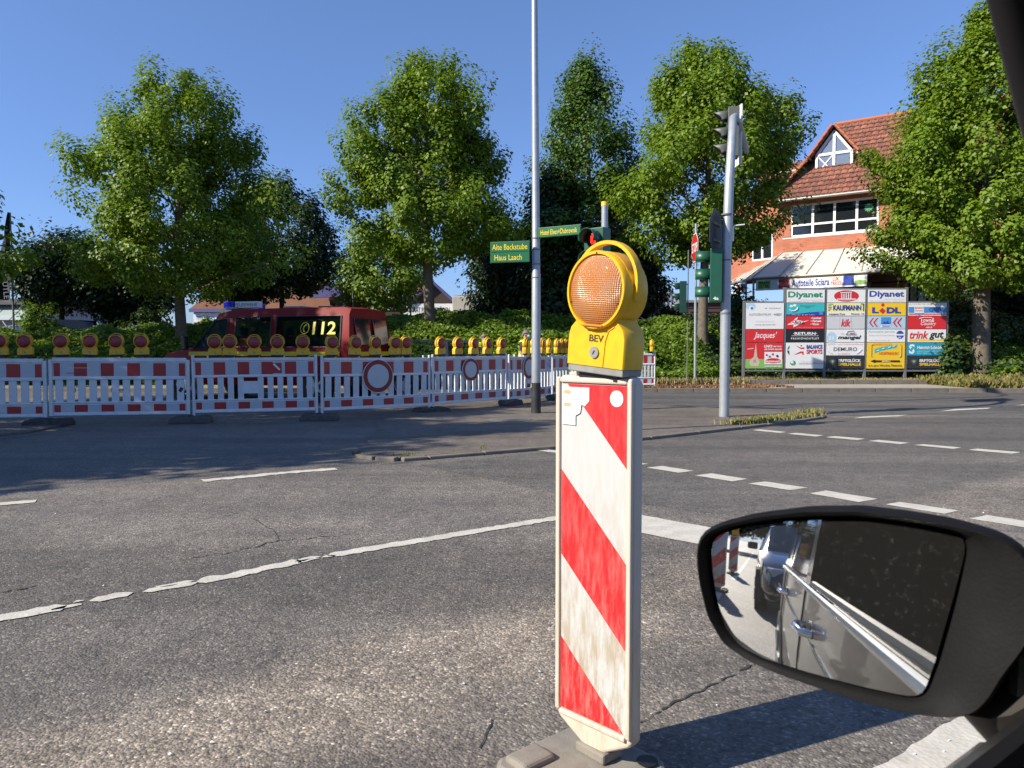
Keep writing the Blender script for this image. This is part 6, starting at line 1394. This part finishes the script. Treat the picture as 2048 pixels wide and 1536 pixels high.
# ------------------------------------------------------------------ the two workers behind the barriers
def person(label, loc, rz, hgt, lean, armL, armR, hair_c, mask, glasses):
    root = E('person', label, 'person', loc, rz, None)
    k = hgt / 1.75
    J = {'pel': (0, 0, .95), 'wai': (0, -lean * .25, 1.12), 'che': (0, -lean * .7, 1.34), 'nk': (0, -lean * 1.0, 1.50), 'hd': (0, -lean * 1.15 - .01, 1.56), 'top': (0, -lean * 1.25 - .01, 1.70),
         'hl': (.10, 0, .92), 'kl': (.12, -.03, .50), 'al': (.12, .03, .09), 'tl': (.13, -.14, .04), 'hr': (-.10, 0, .92), 'kr': (-.12, -.06, .50), 'ar': (-.13, .05, .09), 'tr': (-.14, -.12, .04),
         'sl': (.19, -lean * .8, 1.43), 'sr': (-.19, -lean * .8, 1.43)}
    J['el'] = tuple(Vector(J['sl']) + Vector(armL[0])); J['wl'] = tuple(Vector(J['el']) + Vector(armL[1])); J['er'] = tuple(Vector(J['sr']) + Vector(armR[0])); J['wr'] = tuple(Vector(J['er']) + Vector(armR[1]))
    J['pl'] = tuple(Vector(J['wl']) + Vector(armL[1]).normalized() * .09); J['pr'] = tuple(Vector(J['wr']) + Vector(armR[1]).normalized() * .09)
    ED = [('pel', 'wai'), ('wai', 'che'), ('che', 'nk'), ('nk', 'hd'), ('hd', 'top'), ('pel', 'hl'), ('hl', 'kl'), ('kl', 'al'), ('al', 'tl'), ('pel', 'hr'), ('hr', 'kr'), ('kr', 'ar'), ('ar', 'tr'), ('che', 'sl'), ('sl', 'el'), ('el', 'wl'), ('wl', 'pl'), ('che', 'sr'), ('sr', 'er'), ('er', 'wr'), ('wr', 'pr')]
    RD = dict(pel=.145, wai=.135, che=.155, nk=.062, hd=.088, top=.085, hl=.10, kl=.068, al=.045, tl=.04, hr=.10, kr=.068, ar=.045, tr=.04, sl=.078, el=.05, wl=.036, pl=.03, sr=.078, er=.05, wr=.036, pr=.03)
    names_ = list(J); me = bpy.data.meshes.new('body'); me.from_pydata([tuple(c * k for c in J[n]) for n in names_], [(names_.index(a), names_.index(b)) for a, b in ED], [])
    ob = bpy.data.objects.new('body', me); COL.objects.link(ob); ob.modifiers.new('skin', 'SKIN'); sk = me.skin_vertices[0].data
    for i, n in enumerate(names_): sk[i].radius = (RD[n] * k * (1.15 if n in ('pel', 'wai', 'che') else 1), RD[n] * k * (.85 if n in ('pel', 'wai', 'che') else 1)); sk[i].use_root = (n == 'pel')
    ss_ = ob.modifiers.new('s', 'SUBSURF'); ss_.levels = 2; ss_.render_levels = 2
    dg = bpy.context.evaluated_depsgraph_get(); ev = bpy.data.meshes.new_from_object(ob.evaluated_get(dg)); bpy.data.objects.remove(ob)
    ev.materials.clear()
    for m_ in (M('skin', (.45, .26, .19), .6), M('dark work trousers', (.02, .022, .03), .85), M('dark shirt', (.035, .035, .045), .85), M('black shoes', (.01, .01, .01), .6)): ev.materials.append(m_)
    vest = MB(); nv = 0; vmap = {}
    for p in ev.polygons:
        c = p.center / k; arm = abs(c.x) > .21
        p.material_index = 3 if c.z < .10 else 1 if c.z < .98 and not arm else 0 if (c.z > 1.485 and abs(c.x) < .12) or (arm and c.z < 1.20 and abs(c.x) > .22) else 2
        p.use_smooth = True
        if .93 < c.z < 1.49 and abs(c.x) < .235 and not (abs(c.x) > .19 and c.z < 1.33):
            idx = []
            for vi in p.vertices:
                if vi not in vmap: v = ev.vertices[vi]; vmap[vi] = len(vest.v); vest.v.append(tuple(v.co + v.normal * .018))
                idx.append(vmap[vi])
            vest.f.append(tuple(idx)); vest.m.append(1 if (1.02 < c.z < 1.07 or 1.16 < c.z < 1.21) else 0)
    mk('body', ev, root)
    vo = vest.build('safety_vest', [M('neon yellow vest', (.62, .78, .04), .6), M('silver reflex band', (.6, .6, .58), .3)], root, smooth=True)
    hc = Vector(J['top']) * k; fy = -.085 * k
    def ball(nm, c, r, mat, sc=(1, 1, 1), zmin=-9, keepf=None):
        bm = bmesh.new(); bmesh.ops.create_icosphere(bm, subdivisions=3, radius=r)
        for v in bm.verts: v.co = Vector((v.co.x * sc[0], v.co.y * sc[1], v.co.z * sc[2]))
        if keepf: bmesh.ops.delete(bm, geom=[v for v in bm.verts if not keepf(v.co)], context='VERTS')
        me_ = bpy.data.meshes.new(nm); bm.to_mesh(me_); bm.free(); me_.transform(Matrix.Translation(c)); me_.materials.append(mat); me_.shade_smooth(); return mk(nm, me_, root)
    mid = (Vector(J['hd']) + Vector(J['top'])) / 2 * k + Vector((0, 0, .01))
    ball('hair', mid + Vector((0, .012, .02)), .108 * k, hair_c, (.92, 1.02, 1.12), keepf=lambda v: v.z > .025 or v.y > .03 and v.z > -.05)
    ball('nose', mid + Vector((0, -.100 * k, -.01)), .016, M('skin', (.45, .26, .19), .6), (.8, 1, 1.3))
    for sd in (1, -1): ball('ear', mid + Vector((sd * .090 * k, .0, 0)), .024, M('skin', (.45, .26, .19), .6), (.4, .8, 1.2)); ball('eye', mid + Vector((sd * .032, -.086 * k, .022)), .011, black_pl, (1.2, .6, .8))
    ball('mouth', mid + Vector((0, -.088 * k, -.052)), .02, M('lips', (.35, .12, .10), .6), (1.2, .5, .3))
    if mask: ball('face_mask', mid + Vector((0, -.030 * k, -.035)), .084, WHT, (.92, 1.05, .75), keepf=lambda v: v.y < -.02)
    if glasses:
        gl_ = MB()
        for sd in (1, -1): gl_.box(mid + Vector((sd * .034, -.102 * k, .024)), (.052, .008, .032)); gl_.box(mid + Vector((sd * .084 * k, -.045 * k, .026)), (.006, .11, .008))
        gl_.box(mid + Vector((0, -.103 * k, .028)), (.02, .006, .008)); gl_.build('sunglasses', black_pl, root)
    for sd, a, b in ((1, 'wl', 'pl'), (-1, 'wr', 'pr')):
        P_ = Vector(J[b]) * k; d_ = (Vector(J[b]) - Vector(J[a])).normalized(); sdv = d_.cross(Vector((0, 1, .2))).normalized(); hm = MB()
        for f_i in range(4):
            o_ = P_ + sdv * (f_i - 1.5) * .018; ln = (.062, .074, .07, .055)[f_i]; cu = Vector((0, -.6, 0))
            hm.tube([o_ - d_ * .02, o_ + d_ * ln * .5, o_ + d_ * ln + cu * .02], [.010, .0085, .006], 6)
        hm.tube([P_ - d_ * .05 + sdv * .03, P_ - d_ * .01 + sdv * .055, P_ + d_ * .02 + sdv * .06], [.011, .009, .007], 6)
        hm.build('fingers', M('skin', (.45, .26, .19), .6), root, smooth=True)
    return root
person('worker in a yellow vest and dark sunglasses, smaller in view, facing right', (-.87, 22.3, .1), R(35), 1.50, .06, ((.08, .03, -.26), (.02, -.12, -.22)), ((-.08, .02, -.26), (-.02, -.14, -.20)), M('short grey hair', (.20, .17, .15), .8), False, True)
person('grey haired worker in a yellow vest and white face mask, beside the lamp post', (.30, 20.0, 0), R(65), 1.66, .07, ((.10, .02, -.26), (.04, -.16, -.20)), ((-.10, .02, -.26), (-.02, -.18, -.18)), M('grey hair', (.16, .15, .14), .8), True, False)

# ------------------------------------------------------------------ the car the picture is taken from, and its wing mirror
CA = math.atan2(.6018, .7986); Fv = Vector((.7986, .6018, 0)); Lv = Vector((-.6018, .7986, 0))
def CW(f, l, z=0.0): return Fv * f + Lv * l + Vector((0, 0, z))
own_paint = M('dark bronze metallic paint', (.030, .028, .023), .30, .2, dirt=.3, dirtcol=(.06, .055, .045), scale=5, coat=.35)
own = E('own_car', 'dark bronze car the picture is taken from, its wing mirror and window edge in view', 'car', CW(0, -.64), CA)
HW = .885
st = [(-2.45, -2.40, .74, .42, .62, .80, .84, .88, .62), (-2.38, -2.20, .82, .34, .62, .95, .99, 1.03, .70), (-2.25, -1.85, .855, .28, .60, .90, 1.33, 1.42, .70), (-1.55, -1.45, .88, .24, .60, .893, 1.37, 1.455, .76),
      (-1.42, -1.38, .882, .22, .60, .892, 1.375, 1.46, .77), (-.62, -.60, HW, .22, .60, .885, 1.40, 1.475, .795), (-.50, -.50, HW, .22, .60, .885, 1.40, 1.475, .80), (1.05, .46, HW, .22, .60, .882, 1.40, 1.455, .80),
      (1.16, 1.13, .88, .22, .60, .88, .92, 1.00, .78), (1.90, 1.86, .83, .24, .58, .78, .81, .84, .66), (2.15, 2.12, .72, .26, .5, .62, .65, .68, .52)]
rg = veh_rings(st); wins = [(3, (3, 8)), (4, (3, 8)), (6, (3, 8)), (7, (4, 5, 6, 7)), (1, (4, 5, 6, 7)), (2, (3, 8))]
mb = MB(); mb.loft(rg, skip={(3, 3), (3, 8), (4, 3), (4, 8), (6, 3), (6, 8), (2, 3), (2, 8)} | {(7, k) for k in (4, 5, 6, 7)} | {(1, k) for k in (4, 5, 6, 7)}); mb.build('body', own_paint, own, smooth=True)
for i, ks in ((2, (3, 8)), (3, (3, 8)), (4, (3, 8)), (6, (8,)), (7, (4, 5, 6, 7)), (1, (4, 5, 6, 7))): glass_quads(own, rg, [i], [ks], dark_glass if i < 6 else glass_m)
MB().box2((-2.1, -.78, .30), (1.0, .78, .36)).build('cabin_floor', interior, own)
def side(f, z, out=0.0):                                            # a point on the left skin
    zz = [.36, .60, .885, 1.40]; yy = [HW, HW, HW - .025, .80]
    return Vector((f, float(np.interp(z, zz, yy)) + out, z))
bright_trim = M('brushed bright strip', (.62, .62, .60), .22, .9, dirt=.1)  # bright metal of the strip along the window line
MB().tube([side(f, .893, .004) for f in (-1.9, -1.2, -.5, .2, .62)], .011, 8).build('chrome_strip', bright_trim, own, smooth=True)
MB().tube([side(f, .912, -.012) for f in (-1.9, -1.2, -.5, .2, .88)], .012, 8).build('window_seal', black_pl, own, smooth=True)
MB().tube([side(f, .74, .002) for f in (-2.2, -1.4, -.5, .4, 1.0)], .006, 6).build('body_crease', own_paint, own, smooth=True)
for f in (-.58, .92, -1.62): MB().tube([side(f, z, .001) for z in (.34, .50, .62, .78, .885)], .004, 6).build('door_gap', black_pl, own)
for f in (-.38, -1.42):
    h_ = MB(); h_.tube([side(f - .08, .77, .0), side(f - .075, .772, .032), side(f, .775, .045), side(f + .075, .772, .032), side(f + .08, .77, .0)], .013, 10); h_.build('door_handle', chrome, own, smooth=True)
    MB().lathe(side(f, .75, -.006), [(.05, -.005), (.05, .006)], 20, 'y').build('handle_recess', black_pl, own)
# door top seen from inside, pillar with its seals
door = MB(); door.box2((-.5, HW - .155, .55), (.93, HW - .045, .850)); door.build('door_card', interior, own, bevel=.02)
beige = M('dusty window sill trim', (.20, .17, .13), .55, dirt=.4)
MB().tube([(-.5, HW - .050, .868), (.90, HW - .050, .866)], .008, 8).build('sill_trim', beige, own, smooth=True)
MB().tube([(-.5, HW - .085, .862), (.90, HW - .085, .860)], .012, 8).build('window_seal', black_pl, own, smooth=True)
soft_black = M('soft black seal', (.010, .010, .011), .7)
PA, PB = Vector((1.06, .852, .870)), Vector((.32, .795, 1.495))
pd = (PB - PA).normalized(); pn_ = Vector((-pd.z, 0, pd.x)); pn_ = pn_ if pn_.z > 0 else -pn_
MB().tube([PA + pn_ * .010, PB + pn_ * .010], .013, 10).build('pillar_seal', soft_black, own, smooth=True)
MB().tube([PA + pn_ * .034 - Vector((0, .01, 0)), PB + pn_ * .034 - Vector((0, .01, 0))], .012, 8).build('pillar_trim', M('charcoal trim', (.05, .05, .052), .6), own, smooth=True)
m = MB(); m.loft([[P_ + pn_ * a + Vector((0, b, 0)) for a, b in ((.015, .0), (.015, -.05), (.12, -.06), (.12, 0.0))] for P_ in (PA, PB)]); m.build('pillar', interior, own)
MB().box2((-1.9, -.70, 1.425), (.25, .70, 1.44)).build('headliner', M('dark headliner', (.04, .04, .042), .9), own)
for sd in (1, -1):
    for x_ in (-1.75, 1.25):
        wheel(own, (x_, sd * .79, .31), .31, .2, sd)
    for y_ in (-.40,): pass
for x_, y_ in ((-.15, -.42), (-1.05, .38), (-1.05, -.38)):
    s_ = MB().box((x_, y_, .58), (.48, .48, .14)).build('seat', interior, own, bevel=.03); MB().box((x_ - .26, y_, .92), (.12, .46, .58)).build('backrest', interior, s_, bevel=.04); MB().box((x_ - .28, y_, 1.28), (.08, .24, .15)).build('headrest', interior, s_, bevel=.03)

MC = Vector((.263, .62, H - .220)); MN = (Fv * -.940 + Lv * -.335 + Vector((0, 0, .093))).normalized()
def MP(px, py, off=0.0):
    r = ray(px, py); o = Vector((0, 0, H)); t = (MC - o).dot(MN) / r.dot(MN); return o + r * t + MN * off
inv = own.matrix_basis.inverted() if False else (Matrix.Translation(own.location) @ Matrix.Rotation(CA, 4, 'Z')).inverted()
gl_ = [(1412, 1088), (1424, 1074), (1470, 1060), (1560, 1047), (1640, 1043), (1700, 1043), (1800, 1052), (1870, 1064), (1918, 1074), (1930, 1088), (1928, 1110), (1905, 1200), (1868, 1330), (1845, 1395), (1832, 1404), (1810, 1403), (1720, 1383), (1610, 1353), (1520, 1325), (1470, 1300), (1440, 1262), (1422, 1200), (1413, 1140)]
ol_ = [(1387, 1092), (1396, 1068), (1425, 1050), (1500, 1031), (1600, 1019), (1710, 1018), (1810, 1030), (1900, 1046), (1960, 1062), (2010, 1078), (2060, 1110), (2085, 1180), (2080, 1260), (2050, 1310), (2010, 1360), (1985, 1405), (1950, 1438), (1900, 1442), (1850, 1438), (1760, 1420), (1660, 1390), (1560, 1356), (1490, 1325), (1440, 1290), (1408, 1235), (1391, 1165), (1386, 1120)]
MCX, MCY = 1665, 1222
def polar(poly, N=128):
    out_ = []
    for k in range(N):
        a = 2 * math.pi * k / N; dx, dy = math.cos(a), math.sin(a); best = None
        for (x1, y1), (x2, y2) in zip(poly, poly[1:] + poly[:1]):
            ex, ey = x2 - x1, y2 - y1; den = dx * ey - dy * ex
            if abs(den) < 1e-9: continue
            t = ((x1 - MCX) * ey - (y1 - MCY) * ex) / den; u = ((x1 - MCX) * dy - (y1 - MCY) * dx) / den
            if t > 0 and -1e-6 <= u <= 1 + 1e-6: best = t if best is None else max(best, t)
        out_.append(best)
    sm = [(out_[k - 1] + 2 * out_[k] + out_[(k + 1) % N]) / 4 for k in range(N)]
    return [(MCX + r * math.cos(2 * math.pi * k / N), MCY + r * math.sin(2 * math.pi * k / N)) for k, r in enumerate(sm)]
GP, OP = polar(gl_), polar(ol_)
def loop(P, s, off, mixP=None, t=0.0):
    res = []
    for k, (x, y) in enumerate(P):
        if mixP: x, y = x + (mixP[k][0] - x) * t, y + (mixP[k][1] - y) * t
        res.append(inv @ MP(MCX + (x - MCX) * s, MCY + (y - MCY) * s, off))
    return res
wm = MB(); wm.loft([loop(OP, .985, -.004), loop(OP, 1.0, -.010), loop(OP, 1.004, -.022), loop(OP, .99, -.05), loop(OP, .93, -.080), loop(OP, .78, -.105), loop(OP, .5, -.120), loop(OP, .15, -.125)], cap=True)
wm.f = [f for f in wm.f if len(f) < 100 or min(f) > 500]; wm.m = wm.m[:len(wm.f)]
wing = wm.build('wing_mirror', M('grained black plastic', (.008, .008, .0085), .75, dirt=.3, dirtcol=(.018, .017, .016), scale=30, bmp=.25, spec=.12), own, smooth=True)
rm = MB(); rm.loft([loop(OP, .985, -.004), loop(OP, .972, -.002), loop(OP, 1.0, -.006, GP, .45), loop(OP, 1.0, -.012, GP, .62), loop(GP, 1.012, -.020), loop(GP, .99, -.022)], cap=False)
rm.build('mirror_rim', M('satin black rim', (.009, .009, .0095), .62, dirt=.3, dirtcol=(.02, .019, .018), scale=30, spec=.12, bmp=.2), wing, smooth=True)
CR = 1.30; NR = 34; gm = MB(); cw = inv @ MC; nl = (inv.to_3x3() @ MN)
for j in range(NR + 1):
    q = j / NR
    for k in range(128):
        x, y = GP[k]; p = inv @ MP(MCX + (x - MCX) * q, MCY + (y - MCY) * q, -.012); rr = (p - cw).length
        gm.v.append(tuple(p - nl * (rr * rr / (2 * CR))))
for j in range(NR):
    for k in range(128):
        k2 = (k + 1) % 128
        if j == 0:
            gm.f.append((0, 128 + k, 128 + k2)); gm.m.append(0)
        else: gm.f.append((j * 128 + k, (j + 1) * 128 + k, (j + 1) * 128 + k2, j * 128 + k2)); gm.m.append(0)
mg, n_, p_, o_ = nodes('dusty convex mirror')
co = coord(n_); p_.inputs['Metallic'].default_value = 1; p_.inputs['Base Color'].default_value = (.78, .79, .80, 1)
dst = tex(n_, co, 160, 8, rough=.8); dst2 = tex(n_, co, 14, 5)
dm_ = n_.nodes.new('ShaderNodeMath'); dm_.operation = 'MULTIPLY'; n_.links.new(ramp(n_, dst.outputs[0], [(.56, 0), (.70, .7)]), dm_.inputs[0]); n_.links.new(ramp(n_, dst2.outputs[0], [(.4, .1), (.7, .9)]), dm_.inputs[1])
p_.inputs['Roughness'].default_value = .015
df = n_.nodes.new('ShaderNodeBsdfDiffuse'); df.inputs[0].default_value = (.35, .34, .33, 1)
ma = n_.nodes.new('ShaderNodeMath'); ma.operation = 'MULTIPLY_ADD'; ma.inputs[1].default_value = .45; ma.inputs[2].default_value = .035; n_.links.new(dm_.outputs[0], ma.inputs[0])
mx = n_.nodes.new('ShaderNodeMixShader'); n_.links.new(ma.outputs[0], mx.inputs[0]); n_.links.new(p_.outputs[0], mx.inputs[1]); n_.links.new(df.outputs[0], mx.inputs[2]); n_.links.new(mx.outputs[0], o_.inputs[0])
me_g = gm.mesh('mirror_glass', mg, True, fix=False); bm = bmesh.new(); bm.from_mesh(me_g); bmesh.ops.remove_doubles(bm, verts=bm.verts, dist=1e-7); bmesh.ops.recalc_face_normals(bm, faces=bm.faces)
if sum((f.normal.dot(nl) for f in bm.faces)) < 0: bmesh.ops.reverse_faces(bm, faces=bm.faces)
bm.to_mesh(me_g); bm.free(); me_g.shade_smooth(); mk('mirror_glass', me_g, wing)
stk = MB(); a_ = inv @ MP(1985, 1385, -.05); b_ = Vector((.72, HW - .03, .885)); stk.tube([a_, a_.lerp(b_, .5) + Vector((0, 0, -.004)), b_], [.040, .040, .048], 16)
stk.build('mirror_stalk', M('brown grey stalk', (.045, .040, .035), .5, dirt=.3), wing, smooth=True)
MB().box((.80, HW - .028, .94), (.30, .02, .14)).build('mirror_triangle', black_pl, own, bevel=.01)

make_car('black_car', 'black car following directly behind, seen only in the wing mirror', 'car', car_black, CW(-8.9, -.42), CA, 4.3, roof=1.46)
lampT = lp; LT = tree_of(lp)
for i, f_ in enumerate((-3.0, -6.4, -10.5)):
    w_ = ('nearest', 'middle', 'farthest')[i]
    beacon(f'{w_} guide beacon of the row behind the car, seen in the wing mirror', CW(f_, 1.15), BR, True); beacon_foot(f'foot of the {w_} guide beacon in the wing mirror', CW(f_, 1.15), BR, rubber)
    o = dup(lp, CW(f_, 1.15, 1.143), BR, f'amber lamp on the {w_} guide beacon behind the car', LT); o['group'] = 'amber lamps on the beacons'
lp['group'] = 'amber lamps on the beacons'
ribbon('edge_line', [CW(-9, 1.02), CW(-40, 1.02)], .12, Z1, paint, road, .01, .2)
for k in range(6): ribbon('lane_marking', [CW(-4 - k * 6, 4.6), CW(-7 - k * 6, 4.6)], .12, Z1, paint, road, .01, .1)
# trees far behind the car, the dark background of the mirror
src = [o for o in bpy.data.objects if o.name == 'maple_tree'][0]; sT = tree_of(src)
for i, (f_, l_) in enumerate(((-34, -6), (-31, -1), (-36, 3), (-38, 8), (-33, 13), (-30, 19), (-26, 25))):
    o = dup(src, CW(f_, l_, -1.2), i * 1.1, f'{ordn[i]} dark maple from the right in the row far behind the car', sT); o['group'] = 'dark maples behind the car'
